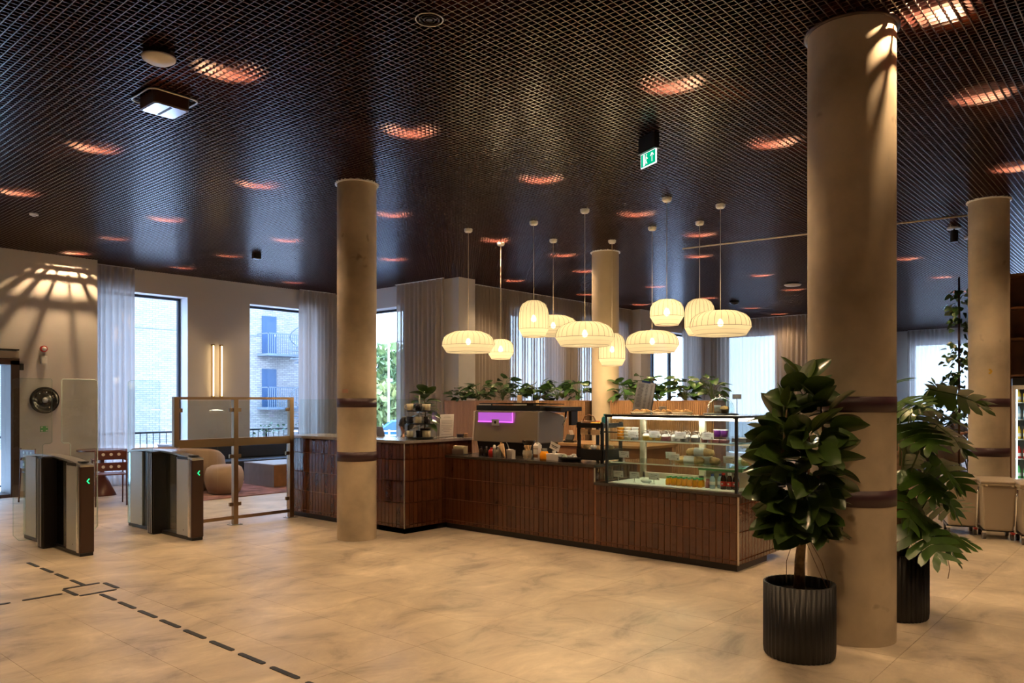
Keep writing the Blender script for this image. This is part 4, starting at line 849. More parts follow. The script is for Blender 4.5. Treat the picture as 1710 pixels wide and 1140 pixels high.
# reception desk behind the counter, laptop, monitor
t_ = T('reception_desk', 'desk behind the reception counter holding laptop and monitor', 'desk', (0, 0, 0)); P('desktop', MB().box(6.32, 6.60, 7.14, 8.9, .90, .93), M_WOODD, t_)
P('leg', MB().box(6.34, 6.38, 8.8, 8.86, 0, .90).box(6.34, 6.38, 7.2, 7.26, 0, .90), M_BLACKM, t_); P('leg', MB().box(6.54, 6.58, 8.8, 8.86, 0, .90), M_BLACKM, t_)
t_ = T('laptop', 'pale laptop seen from behind above the reception counter', 'laptop', (6.50, 7.85, .93), math.radians(-20)); P('keyboard_deck', MB().box(-.02, .22, -.16, .16, 0, .015), M_STEELD, t_, bevel=.003); P('lid', MB().cbox((-.05, 0, .12), (.008, .32, .24), 0, 0, -.25), pbr('lid_lilac', (.42, .42, .58), .4), t_, bevel=.003)
t_ = T('desk_box', 'small dark box beside the laptop next to the left column', 'box', (6.44, 8.14, .93)); P('body', MB().box(-.05, .05, -.07, .07, 0, .2), M_BLACK, t_, bevel=.004); P('lid', MB().box(-.052, .052, -.072, .072, .2, .215), M_BLACKM, t_)
t_ = T('monitor', 'black monitor in front of the seated receptionist', 'monitor', (6.46, 7.36, .93), -.4); P('foot', MB().cyl((0, 0, 0), .09, .012, 24).cyl((0, 0, .01), .015, .1, 10), M_BLACK, t_); P('screen_back', MB().box(-.015, .015, -.06, .06, .08, .27), M_BLACK, t_, bevel=.005)

# ================================================================== PEOPLE
def skin_mesh(name, verts, edges, mat, parent, sub=2):
    me = bpy.data.meshes.new(name); me.from_pydata([v[:3] for v in verts], edges, []); me.materials.append(mat)
    o = link(name, me, parent); md = o.modifiers.new('skin', 'SKIN'); md.use_smooth_shade = True
    for i, v in enumerate(verts):
        r = v[3]; me.skin_vertices[0].data[i].radius = (r, r) if not isinstance(r, tuple) else r
    me.skin_vertices[0].data[0].use_root = True
    s_ = o.modifiers.new('sub', 'SUBSURF'); s_.levels = 1; s_.render_levels = sub
    return o
def seated_person(label, loc, rz, shirt, sc=1):
    """sits facing local -x, seat at z=.47"""
    t_ = T('person', label, 'person', loc, rz)
    V = [(0, 0, .56, .13), (0, 0, .72, .115), (-.01, 0, .90, .125), (-.01, 0, 1.02, .10), (-.015, 0, 1.07, .052), (-.03, 0, 1.13, .062), (-.035, 0, 1.20, .082), (-.025, 0, 1.25, .066)]
    Ed = [(i, i+1) for i in range(7)]
    def chain(st, pts):
        prev = st
        for p in pts: V.append(p); Ed.append((prev, len(V)-1)); prev = len(V)-1
        return prev
    for s in (-1, 1):
        w = chain(3, [(-.01, s*.15, 1.01, .055), (-.02, s*.20, .96, .052), (-.06, s*.23, .74, .042), (-.26, s*.17, .93-.10, .032), (-.36, s*.14, .86, .024)])
        hnd = chain(w, [(-.41, s*.135, .865, .028)])
        for q in range(4): chain(hnd, [(-.445, s*(.11+.016*q), .868, .0095), (-.475+.006*abs(q-1), s*(.108+.017*q), .862, .0085)])
        chain(w, [(-.40, s*.10, .865, .010), (-.425, s*.088, .862, .009)])
        kn = chain(0, [(-.10, s*.09, .54, .085), (-.42, s*.11, .52, .06), (-.43, s*.11, .30, .05), (-.42, s*.11, .08, .036), (-.50, s*.11, .045, .034), (-.57, s*.115, .035, .026)])
    chain(6, [(-.10, 0, 1.185, .016), (-.118, 0, 1.178, .011)])   # nose
    for s in (-1, 1): chain(6, [(-.03, s*.078, 1.19, .017)])       # ears
    skin_mesh('body', V, Ed, M_SKIN, t_)
    Vs = [(0, 0, .54, .15), (0, 0, .72, .13), (-.01, 0, .90, .138), (-.01, 0, 1.00, .108), (-.015, 0, 1.05, .06)]; Es = [(0, 1), (1, 2), (2, 3), (3, 4)]
    for s in (-1, 1):
        b = len(Vs); Vs += [(-.01, s*.155, 1.01, .066), (-.02, s*.205, .95, .062), (-.06, s*.235, .74, .052), (-.24, s*.175, .825, .040)]; Es += [(3, b), (b, b+1), (b+1, b+2), (b+2, b+3)]
    skin_mesh('shirt', Vs, Es, shirt, t_)
    Vt = [(0, 0, .55, .14)]; Et = []
    for s in (-1, 1):
        b = len(Vt); Vt += [(-.10, s*.09, .545, .095), (-.42, s*.11, .525, .07), (-.43, s*.11, .30, .06), (-.42, s*.11, .10, .05)]; Et += [(0, b), (b, b+1), (b+1, b+2), (b+2, b+3)]
    skin_mesh('trousers', Vt, Et, M_TROUS, t_)
    P('hair', MB().lathe([(.001, .125), (.055, .115), (.088, .075), (.098, .03), (.092, -.01), (.07, -.05)], 20, (-.012, 0, 1.175), sx=1.02, sy=.92), M_HAIR, t_)
    for s in (-1, 1): P('eye', MB().lathe([(.001, -.008), (.008, 0), (.001, .008)], 8, (-.112, s*.03, 1.205)), M_WHITE, t_)
    P('mouth', MB().cbox((-.105, 0, 1.145), (.008, .04, .008)), M_PINK, t_)
    for s in (-1, 1): P('shoe', MB().lathe([(.001, 0), (.045, .0), (.05, .03), (.03, .07), (.001, .08)], 14, (-.49, s*.11, 0), sx=2.2), M_BLACK, t_)
    return t_
def stool(loc, rz, lab):
    t_ = T('desk_chair', lab, 'chair', loc, rz); P('seat', MB().cyl((0, 0, .42), .21, .05, 24), M_NAVY, t_, bevel=.01); P('column', MB().cyl((0, 0, .06), .025, .36, 12), M_CHROME, t_)
    for k in range(5): P('leg', MB().tube([(0, 0, .07), (.24*math.cos(k*1.257), .24*math.sin(k*1.257), .02)], .015, 6), M_BLACK, t_)
    P('backrest', MB().cbox((.20, 0, .72), (.03, .36, .28), 0, 0, .1), M_NAVY, t_, bevel=.012); P('back_stem', MB().tube([(.1, 0, .43), (.21, 0, .46), (.215, 0, .6)], .012, 6), M_BLACK, t_)
seated_person('dark-haired person in dark clothing seated behind the reception counter', (6.78, 7.72, .0), math.radians(-49), M_SHIRT)
stool((6.80, 7.70, .0), math.radians(-49), 'desk chair under the receptionist')

# ================================================================== SPEED GATES
def speed_gate(x0, label, left=True, right=True, L=1.62, g=None, clear=False):
    """cabinet 0.13 m wide running along +y, front end (y=8.0) with the green arrow"""
    t_ = T('speed_gate', label, 'turnstile', (x0, 7.99, 0), group=g)
    Wd = .13; H = .93
    P('base_plinth', MB().box(.005, Wd-.005, .01, L-.02, 0, .04), M_BLACK, t_, bevel=.004)
    # gently arched silver cap
    pts = []
    for i in range(15):
        s = i/14; pts.append((s*L, H+.012-.06*(abs(s-.55)/.55)**2.2))
    P('top_cap', MB().extr([(y, z) for y, z in pts]+[(y, z-.022) for y, z in pts[::-1]], 'x', 0, Wd), M_STEEL, t_, bevel=.004, fixn=True)
    P('front_end', MB().box(-.001, Wd+.001, 0, .045, .03, .868), M_DBROWN, t_, bevel=.012)
    P('front_edge_profile', MB().box(-.003, Wd+.003, .045, .10, .03, .875), M_CHROME, t_, bevel=.008)
    P('side_panel', MB().box(.002, Wd-.002, .10, .36, .04, .885), M_STEELD, t_, bevel=.003)
    P('shadow_gap', MB().box(-.001, Wd+.001, .10, .34, .865, .895), M_BLACK, t_)
    if not clear: P('inner_dark_panel', MB().box(.02, Wd-.02, .36, .62, .04, .91), M_BLACK, t_)
    P('smoked_window', MB().box(.004, .010, .37, .62, .06, .90), M_GLASS if clear else M_GLASSD, t_); P('smoked_window', MB().box(Wd-.010, Wd-.004, .37, .62, .06, .90), M_GLASS if clear else M_GLASSD, t_)
    P('motor_post', MB().box(-.10, Wd+.06, .72, .86, .0, .93), M_BLACKM, t_, bevel=.02)
    P('post_ribs', MB().box(-.103, -.10, .74, .755, .02, .91).box(-.103, -.10, .79, .80, .02, .91).box(-.103, -.10, .83, .84, .02, .91), M_STEELD, t_)
    P('inner_dark_panel', MB().box(.02, Wd-.02, .86, 1.22, .04, .92), M_BLACK, t_)
    P('rear_panel', MB().box(.002, Wd-.002, 1.22, L-.08, .04, .905), M_STEELD, t_, bevel=.003)
    P('rear_profile', MB().box(-.002, Wd+.002, L-.09, L-.005, .03, .89), M_GLASSG, t_, bevel=.01); P('rear_core', MB().box(.01, Wd-.01, L-.09, L-.02, .04, .88), M_CHROME, t_)
    ar = MB(); ar.cbox((Wd*.55, -.0035, .735), (.032, .003, .008), 0, 0, -.85).cbox((Wd*.55, -.0035, .713), (.032, .003, .008), 0, 0, .85)
    P('green_arrow', ar, M_ARROW, t_)
    P('card_reader', MB().cbox((Wd/2, .10, .905), (.07, .10, .012)), M_BLACK, t_, bevel=.004)
    P('screw', MB().cyl((.0, .0, 0), .006, .004, 10).xf(Matrix.Translation((.004, .2, .10)) @ Matrix.Rotation(-PI/2, 4, 'Y')), M_BLACK, t_)
    def wing(sgn, a, b, lab):
        """glass wing reaching from the post (b) out to a"""
        y = .80
        def X(v): return v if sgn < 0 else Wd-v
        pl = [(X(-.33), .16), (X(-.33), 1.71), (X(-.30), 1.725), (X(.01), 1.725), (X(.02), 1.71), (X(.02), 1.075), (X(.0), 1.06), (X(-.05), 1.06), (X(-.065), 1.045), (X(-.065), .10), (X(-.28), .10)]
        w = P('glass_wing', MB().extr(pl, 'y', y-.005, y+.005), M_GLASS, t_, fixn=True)
        e = MB(); pts = [(p[0], y, p[1]) for p in pl]+[(pl[0][0], y, pl[0][1])]
        e.tube(pts, .0035 if sgn < 0 else .0055, 5, False); P('polished_edge', e, M_GLASSG if sgn < 0 else M_EDGE, w)
    if left: wing(-1, 0, 0, '')
    if right: wing(1, 0, 0, '')
    return t_
speed_gate(1.74, 'glass speed gate at the far left edge of the picture', False, True)
speed_gate(2.875, 'left glass speed gate with a lit green arrow')
speed_gate(3.985, 'right glass speed gate beside the bronze framed barrier', True, False, clear=True)

# ================================================================== BRONZE GLASS BARRIER
t_ = T('glass_barrier', 'satin bronze framed glass barrier between speed gate and counter', 'barrier', (0, 0, 0)); Y = 8.68
def br(x0, x1, y0, y1, z0, z1, nm): P(nm, MB().box(x0, x1, y0, y1, z0, z1), M_BRASS, t_, bevel=.002)
br(4.835, 4.895, Y-.03, Y+.03, 0.004, 1.515, 'post'); br(5.61, 5.67, Y-.03, Y+.03, 0.004, 1.515, 'post'); br(4.105, 4.165, Y-.03, Y+.03, .97, 1.515, 'post')
br(4.105, 5.67, Y-.03, Y+.03, 1.515, 1.545, 'top_rail'); br(4.165, 4.835, Y-.025, Y+.025, .955, 1.05, 'middle_rail'); br(4.895, 5.61, Y-.025, Y+.025, .955, 1.05, 'middle_rail')
br(4.25, 4.835, Y-.02, Y+.02, .07, .11, 'bottom_rail'); br(4.895, 5.61, Y-.02, Y+.02, .07, .11, 'bottom_rail')
for a, b in ((4.19, 4.81), (4.92, 5.585)):
    P('pane', MB().box(a, b, Y-.004, Y+.004, 1.06, 1.50), M_GLASS, t_); P('pane', MB().box(a, b, Y-.004, Y+.004, .12, .95), M_GLASS, t_)
for x, sd in ((4.835, -1), (4.895, 1), (5.61, -1), (4.165, 1)):
    for z in (1.39, .83, .25):
        if x < 4.2 and z < 1: continue
        P('glass_clamp', MB().box(x if sd > 0 else x-.045, x+.045 if sd > 0 else x, Y-.016, Y+.016, z-.022, z+.022), M_BRASS, t_, bevel=.002)
for x in (4.865, 5.64):
    P('foot_plate', MB().box(x-.07, x+.07, Y-.06, Y+.06, 0, .008), M_STEEL, t_)
    for a, b in ((-.05, -.04), (.05, -.04), (-.05, .04), (.05, .04)): P('bolt', MB().cyl((x+a, Y+b, .008), .009, .008, 8), M_CHROME, t_)

# ================================================================== TACTILE GUIDE STRIPS
sm = MB(); L_, w_ = .272, .034
sm.extr([(0, .008), (.012, 0), (L_-.012, 0), (L_, .008), (L_, w_-.008), (L_-.012, w_), (.012, w_), (0, w_-.008)], 'z', 0, .004)
strip_me = sm.mesh('guide_strip', pbr('guide_strip_black', (.018, .02, .024), .5))
ys = [8.08-.352*k for k in range(4)]
k = 0
for y in ys:
    o = link('guide_strip', strip_me, None, (2.475, y-L_, 0), PI/2); tag(o, 'black tactile floor strip, %s of the short line by the left speed gate' % ['first', 'second', 'third', 'fourth'][k], 'floor strip', 'tactile strips on the floor'); k += 1
y = 6.335; k = 0
nth = ['first', 'second', 'third', 'fourth', 'fifth', 'sixth', 'seventh', 'eighth', 'ninth', 'tenth', 'eleventh', 'twelfth']
while k < 11:
    o = link('guide_strip', strip_me, None, (2.445-.005*k, y-L_, 0), PI/2); tag(o, 'black tactile floor strip, %s of the long line counted from the floor square' % nth[k], 'floor strip', 'tactile strips on the floor'); y -= .351; k += 1
for (x, y, rz, lab) in ((2.31, 6.435, PI/2, 'left side of the tactile square'), (2.615, 6.435, PI/2, 'right side of the tactile square'), (2.30, 6.72, 0, 'far side of the tactile square'), (2.30, 6.385, 0, 'near side of the tactile square')):
    o = link('guide_strip', strip_me, None, (x, y, 0), rz); tag(o, 'black tactile floor strip forming the '+lab, 'floor strip', 'tactile strips on the floor')
for k in range(3):
    o = link('guide_strip', strip_me, None, (1.965-.352*k, 6.56, 0), 0); tag(o, 'black tactile floor strip, %s of the line running left from the square' % nth[k], 'floor strip', 'tactile strips on the floor')

# ================================================================== LOUNGE
tag(P('rug', MB().box(5.70, 8.9, 11.10, 13.7, 0, .012), M_RUG), 'dusky rose patterned rug under the lounge seats', 'rug')
def pouf(loc, rx, ry, h, label, name='pouf'):
    prof = [(.001, .0), (.70, .0), (.80, .03), (.93, .25*1), (1.0, .50), (.98, .72), (.88, .90), (.68, .985), (.35, 1.0), (.001, 1.0)]
    return P(name, MB().lathe([(r, z*h) for r, z in prof], 40, sx=rx, sy=ry), M_BOUCLE, None, loc, math.radians(-40))
o = pouf((6.40, 11.75, .012), .30, .40, .45, ''); tag(o, 'round tan boucle pouf on the rug behind the glass barrier', 'pouf')
def lounge_chair(loc, rz, label):
    t_ = T('armchair', label, 'armchair', loc, rz)
    P('seat', MB().lathe([(.001, .0), (.27, .0), (.30, .04), (.35, .2), (.36, .33), (.33, .40), (.2, .43), (.001, .43)], 36, sy=1.05), M_BOUCLE, t_)
    n = 24; b = MB(); v = []; f = []; prof = [(.36, .12), (.41, .20), (.43, .45), (.41, .66), (.37, .71), (.32, .68), (.31, .45), (.30, .2)]
    for i in range(n+1):
        a = math.radians(-115+230*i/n); e = 1-.25*(abs(i/n-.5)*2)**3
        for r, z in prof: v.append((r*math.cos(a), r*math.sin(a), .12+(z-.12)*e))
    m_ = len(prof)
    for i in range(n):
        for j in range(m_): f.append((i*m_+j, (i+1)*m_+j, (i+1)*m_+(j+1) % m_, i*m_+(j+1) % m_))
    f += [tuple(range(m_)), tuple(range(n*m_, n*m_+m_))[::-1]]
    b.add(v, f, True); P('backrest', b, M_BOUCLE, t_, fixn=True); return t_
lounge_chair((6.36, 12.52, .012), math.radians(215), 'tan boucle tub chair directly behind the pouf')
lounge_chair((5.98, 13.36, .012), math.radians(250), 'tan boucle tub chair farthest back by the window')
t_ = T('coffee_table', 'low square taupe block table on the rug', 'table', (7.33, 11.79, .012)); P('body', MB().box(0, .95, 0, .97, 0, .375), M_TAUPE, t_, bevel=.002); P('tabletop', MB().box(-.003, .953, -.003, .973, .375, .39), pbr('pale_taupe_top', (.34, .30, .29), .4), t_)
P('side_panel', MB().box(.0, .95, -.004, 0, .01, .37), M_WOODD, t_)
t_ = T('sofa', 'long navy bench sofa against the lounge window wall', 'sofa', (6.75, 13.25, 0))
P('base', MB().box(0, 3.4, .03, .85, 0, .25), M_NAVY, t_)
for k in range(3): P('seat_cushion', MB().box(k*1.13+.005, k*1.13+1.125, 0, .72, .25, .385), M_NAVY, t_, bevel=.02)
for k in range(3): P('back_cushion', MB().box(k*1.13+.005, k*1.13+1.125, .62, .85, .385, .70), M_NAVY, t_, bevel=.03)
t_ = T('side_cabinet', 'pale wood end cabinet at the left end of the navy sofa', 'cabinet', (6.43, 13.5, 0)); P('body', MB().box(0, .30, 0, .7, 0, .68), M_TAUPE, t_, bevel=.004); P('top', MB().box(-.01, .31, -.01, .71, .68, .70), M_TAUPE, t_)
# small cafe table and chairs by the left wall
def cafe_table(loc, lab):
    t_ = T('cafe_table', lab, 'table', loc); P('tabletop', MB().cyl((0, 0, .705), .36, .022, 40), pbr('burgundy_laminate', (.16, .07, .06), .25), t_, bevel=.003) if 'burgundy_laminate' not in MATS else P('tabletop', MB().cyl((0, 0, .705), .36, .022, 40), MATS['burgundy_laminate'], t_, bevel=.003)
    P('post', MB().cyl((0, 0, .25), .035, .455, 16), M_DRED, t_); P('cone_base', MB().lathe([(.001, 0), (.21, 0), (.20, .02), (.04, .36), (.001, .36)], 28), M_DRED, t_); return t_
cafe_table((5.0, 13.0, 0), 'round burgundy cafe table with a cone foot by the left wall'); cafe_table((5.42, 12.15, 0), 'round cafe table half hidden behind the right speed gate')
def cafe_chair(loc, rz, lab):
    """faces local +x"""
    t_ = T('cafe_chair', lab, 'chair', loc, rz)
    P('seat', MB().box(-.20, .20, -.21, .21, .435, .452), M_DRED, t_, bevel=.004)
    for z0, z1 in ((.50, .62), (.66, .78)):
        P('back_panel', MB().box(-.212, -.198, -.20, .20, z0, z1), M_DRED, t_, bevel=.003)
    for z in (.56, .735):
        for y in (-.1, 0, .1): P('back_button', MB().cyl((0, 0, 0), .022, .018, 14).xf(Matrix.Translation((-.196, y, z)) @ Matrix.Rotation(-PI/2, 4, 'Y')), M_WHITE, t_)
    for y in (-.2, .2):
        P('leg', MB().tube([(-.205, y, .80), (-.205, y, .45), (-.23, y, 0)], .011, 6), M_DRED, t_); P('leg', MB().tube([(.18, y, .645), (.18, y, .45), (.20, y, 0)], .010, 6), M_DRED, t_)
        P('armrest', MB().box(-.21, .20, y-.02, y+.02, .645, .66), M_DRED, t_)
    return t_
cafe_chair((4.62, 11.75, 0), math.radians(75), 'oxblood cafe chair with perforated back between the speed gates'); cafe_chair((4.10, 12.85, 0), math.radians(10), 'oxblood cafe chair behind the left speed gate'); cafe_chair((5.0, 11.35, 0), math.radians(60), 'oxblood cafe chair seen through the glass of the right speed gate')

# ================================================================== WALL THINGS
t_ = T('wall_disc', 'round glossy black dish hung on the left wall', 'wall ornament', (4.42, 13.78, 1.51))
R90 = Matrix.Rotation(PI/2, 4, 'X')
P('dish', MB().lathe([(.001, .06), (.08, .055), (.15, .04), (.20, .07), (.215, .05), (.21, .0), (.001, 0)], 48).xf(R90), pbr('glossy_black', (.012, .011, .012), .12, bump=(14, .5), coat=.5), t_)
P('hub', MB().lathe([(.001, .085), (.03, .08), (.045, .062), (.001, .06)], 20).xf(R90), M_STEELD, t_)
P('ring', MB().lathe([(.19, .066), (.20, .074), (.205, .066)], 48).xf(R90), M_BLACKM, t_)
for k in range(7):
    a = [2.2, 1.7, 1.4, .55, .35, 3.9, 5.2][k]; r_ = .13; P('bead', MB().lathe([(.001, -.012), (.012, 0), (.001, .012)], 10, (r_*math.cos(a), -.055, r_*math.sin(a))), [M_WHITE, M_BRASS, M_WHITE, M_CREAM, M_BRASS, M_STEELD, M_CREAM][k], t_)
t_ = T('alarm_sounder', 'red round fire alarm beacon on the left wall', 'alarm', (4.41, 13.78, 2.33)); P('base', MB().cyl((0, 0, 0), .05, .05, 24).xf(R90), M_RED, t_); P('beacon', MB().lathe([(.035, .05), (.03, .075), (.001, .085)], 20).xf(R90), M_WHITE, t_)
t_ = T('wall_sensor', 'small white box on the wall under the red alarm', 'sensor', (4.41, 13.78, 2.16)); P('body', MB().box(-.045, .045, -.05, 0, -.07, .06), M_WHITE, t_, bevel=.008); P('lens', MB().box(-.03, .03, -.054, -.05, -.085, -.06), M_STEELD, t_)
t_ = T('door_button', 'small green door button plate below the round black dish', 'button', (4.42, 13.78, 1.05)); P('plate', MB().box(-.055, .055, -.02, 0, -.045, .045), M_GREENC, t_, bevel=.006)
for a in (-1, 1):
    for b in (-1, 1): P('corner_mark', MB().box(a*.035-.012, a*.035+.012, -.024, -.02, b*.028-.01, b*.028+.01), M_WHITE, t_)
for k, x in enumerate((7.50, 7.67)):
    t_ = T('wall_light', '%s of two slim vertical glowing wall tubes between the windows' % ['left', 'right'][k], 'wall light', (x, 14.25, 2.08)); P('tube', MB().tube([(0, -.07, -.49), (0, -.07, .49)], .013, 10), M_TUBE, t_); P('end_cap', MB().box(-.016, .016, -.09, 0, .49, .515), M_BRASS, t_); P('end_cap', MB().box(-.016, .016, -.09, 0, -.515, -.49), M_BRASS, t_); P('back_plate', MB().box(-.012, .012, -.015, 0, -.5, .5), M_BRASS, t_)
t_ = T('pier_alarm', 'red alarm on the white pier right of the middle column', 'alarm', (17.45, 10.55, 3.2)); P('base', MB().box(-.09, .09, -.05, 0, -.09, .09), M_WHITE, t_); P('beacon', MB().cyl((0, 0, .05), .08, .05, 20).xf(R90), M_RED, t_)

# ================================================================== CURTAINS
def curtain(label, ax, a0, a1, c, z0=.02, z1=CZ-.01, mat=None, pitch=.105, amp=.04):
    n = max(8, int((a1-a0)/pitch*8)); m = MB(); v = []; f = []; ph = random.uniform(0, 6); lv = [z1, z1-.08, 2.6, 1.4, z0]
    for i in range(n+1):
        s = a0+(a1-a0)*i/n; th = 2*PI*(s-a0)/pitch+ph
        for j, z in enumerate(lv):
            k_ = .35 if j == 0 else 1
            d = amp*k_*(math.sin(th+.5*math.sin(th*.37+j*.2))+.35*math.sin(th*.31+1.3*j*.3))
            v.append((s, c+d, z) if ax == 'y' else (c+d, s, z))
    L_ = len(lv)
    for i in range(n):
        for j in range(L_-1): f.append((i*L_+j, (i+1)*L_+j, (i+1)*L_+j+1, i*L_+j+1))
    m.add(v, f, True)
    t_ = T('curtain', label, 'curtain', (0, 0, 0)); P('drape', m, mat or M_CURT, t_)
    P('track', MB().box(a0, a1, c-.02, c+.02, z1, z1+.02) if ax == 'y' else MB().box(c-.02, c+.02, a0, a1, z1, z1+.02), M_WHITE, t_)
curtain('sheer curtain at the left side of the lounge window', 'y', 5.26, 5.98, 14.12, mat=M_CURT)
curtain('curtain bunched in the lounge corner beside the left column', 'y', 9.40, 10.30, 14.12, mat=M_CURT)
curtain('pale grey curtain right of the street window behind the mug stand', 'x', 10.72, 12.12, 10.33, mat=M_CURTD, pitch=.13)
curtain('long sheer curtain behind the slatted planter and pendants', 'y', 10.92, 17.15, 10.82)
curtain('narrow curtain right of the white pier', 'y', 17.70, 18.10, 10.82)
curtain('sheer curtain over the right part of the far window', 'y', 19.9, 21.2, 10.80)
curtain('wide sheer curtain on the far wall left of the thick column', 'x', 7.65, 10.6, 21.2, pitch=.13, amp=.05)
curtain('sheer curtain in the dining area left of the column behind the bins', 'x', 4.0, 7.0, 28.35, pitch=.14, amp=.05)

# ================================================================== CEILING DEVICES
t_ = T('exit_sign', 'green illuminated emergency exit sign hanging from the ceiling', 'exit sign', (6.0, 3.6, CZ), math.radians(66-180))
P('housing', MB().box(-.12, .12, -.03, .03, -.13, .06), M_BLACK, t_, bevel=.004); P('housing_foot', MB().box(-.13, .13, -.035, .035, -.14, -.128), M_BLACKM, t_)
P('panel', MB().box(-.115, .115, -.006, .006, -.265, -.14), M_EXITW, t_); 
for sd in (-1, 1): P('green_field', MB().box(-.109, .109, sd*.0066-.0006, sd*.0066+.0006, -.258, -.145), M_EXITG, t_)
ic = MB()
for sd in (-1, 1):
    y = sd*.008; q = 1
    def B(x0, x1, z0, z1): ic.box(min(x0, x1), max(x0, x1), y-.0005, y+.0005, z0, z1)
    m_ = -sd
    B(m_*-.062-.012, m_*-.062+.012, -.252, -.152)            # doorway
    ic.cbox((m_*.06, y, -.205), (.008, .001, .07)); ic.cbox((m_*.06-.014, y, -.176), (.034, .001, .008), 0, 0, -.85); ic.cbox((m_*.06+.014, y, -.176), (.034, .001, .008), 0, 0, .85)
    ic.cbox((m_*-.03, y, -.195), (.014, .001, .04), 0, 0, .3); ic.cbox((m_*-.022, y, -.163), (.012, .001, .012)); ic.cbox((m_*-.016, y, -.190), (.03, .001, .006), 0, 0, .6); ic.cbox((m_*-.04, y, -.228), (.008, .001, .035), 0, 0, .5); ic.cbox((m_*-.022, y, -.228), (.008, .001, .035), 0, 0, -.5)
P('pictogram', ic, M_EXITW, t_)
t_ = T('ceiling_detector', 'white round detector dome on the ceiling grid at upper left', 'detector', (2.38, 5.24, CZ)); P('mount', MB().cyl((0, 0, -.035), .10, .035, 32), M_BLACK, t_); P('dome', MB().lathe([(.001, -.075), (.07, -.072), (.105, -.05), (.11, -.035), (.001, -.035)], 32), M_WHITE, t_)
t_ = T('ceiling_speaker_box', 'rounded square projecting ceiling unit with a glossy ring below the detector', 'ceiling unit', (2.78, 6.02, CZ), math.radians(0))
def rsq(h, r, n=6):
    q = []
    for cx, cy, a0 in ((h-r, h-r, 0), (-h+r, h-r, 90), (-h+r, -h+r, 180), (h-r, -h+r, 270)):
        for i in range(n+1): a = math.radians(a0+90*i/n); q.append((cx+r*math.cos(a), cy+r*math.sin(a)))
    return q
P('body', MB().extr(rsq(.14, .03), 'z', -.09, .03), M_DBROWN, t_, bevel=.006, fixn=True); P('glossy_face', MB().extr(rsq(.125, .03), 'z', -.094, -.09), M_CHROME, t_, fixn=True)
rg = MB(); q = rsq(.19, .06, 8); rg.tube([(x, y, -.01) for x, y in q+[q[0]]], .008, 6, False); P('trim_ring', rg, M_STEEL, t_)
P('slot', MB().box(-.01, .01, -.11, .11, -.096, -.094), M_BLACK, t_)
t_ = T('ceiling_speaker', 'small round speaker rings at the top edge of the picture', 'speaker', (3.27, 3.52, CZ))
for r_ in (.035, .06, .085): P('ring', MB().tube([(r_*math.cos(a*PI/16), r_*math.sin(a*PI/16), -.004) for a in range(33)], .004, 5, False), M_BLACKM if r_ < .08 else M_STEELD, t_)
P('cone', MB().cyl((0, 0, -.008), .02, .012, 16), M_BLACK, t_)
t_ = T('motion_sensor', 'small black box under the ceiling left of the left column', 'sensor', (6.65, 11.2, CZ)); P('body', MB().box(-.06, .06, -.05, .05, -.09, .0), M_BLACK, t_, bevel=.01); P('lens', MB().cyl((0, 0, -.095), .03, .006, 16), M_BLACKM, t_)
t_ = T('motion_sensor', 'small pale sensor under the ceiling near the left wall', 'sensor', (3.40, 10.95, CZ)); P('body', MB().cyl((0, 0, -.02), .05, .02, 20), M_WHITE, t_); P('lens', MB().cyl((0, 0, -.035), .02, .016, 16), M_STEELD, t_)
for k, (x, y, lab) in enumerate(((11.9, 2.36, 'black cylinder spotlight under the ceiling left of the right column'), (12.75, 2.31, 'black cylinder spotlight partly behind the right column'))):
    t_ = T('spotlight', lab, 'spotlight', (x, y, CZ)); P('mount', MB().cyl((0, 0, -.02), .09, .02, 24), M_STEELD, t_); P('body', MB().cyl((0, 0, -.20), .05, .16, 20), M_BLACK, t_); P('stem', MB().cyl((0, 0, -.06), .012, .05, 8), M_BLACK, t_)
t_ = T('ceiling_detector', 'flat white detector under the far ceiling left of the thick column', 'detector', (15.4, 5.92, CZ)); P('mount', MB().cyl((0, 0, -.03), .14, .03, 24), M_BLACK, t_); P('dome', MB().lathe([(.001, -.07), (.14, -.055), (.17, -.03), (.001, -.03)], 24), M_WHITE, t_)
t_ = T('ceiling_detector', 'small black detector under the far ceiling above the barrel pendant', 'detector', (17.2, 8.0, CZ)); P('mount', MB().cyl((0, 0, -.05), .12, .05, 20), M_BLACK, t_); P('dome', MB().lathe([(.001, -.10), (.08, -.08), (.1, -.05)], 20), M_BLACKM, t_)
t_ = T('ceiling_rail', 'thin pale rod hanging horizontally under the ceiling right of the pendants', 'rail', (0, 0, 0)); P('rod', MB().tube([(10.51, 5.72, 3.80), (10.72, 3.9, 3.80), (10.95, 1.9, 3.80)], .012, 8), M_CREAM, t_)
for y, x in ((5.6, 10.525), (3.9, 10.72), (2.1, 10.93)): P('hanger', MB().tube([(x, y, 3.80), (x, y, CZ+.02)], .003, 5), M_BLACK, t_)
t_ = T('security_camera', 'small pale camera at the left edge of the ceiling', 'camera', (2.35, 10.35, CZ-.01)); P('body', MB().box(-.08, .08, -.05, .05, -.11, -.03), M_WHITE, t_, bevel=.01); P('bracket', MB().cyl((0, 0, -.03), .02, .04, 10), M_WHITE, t_)

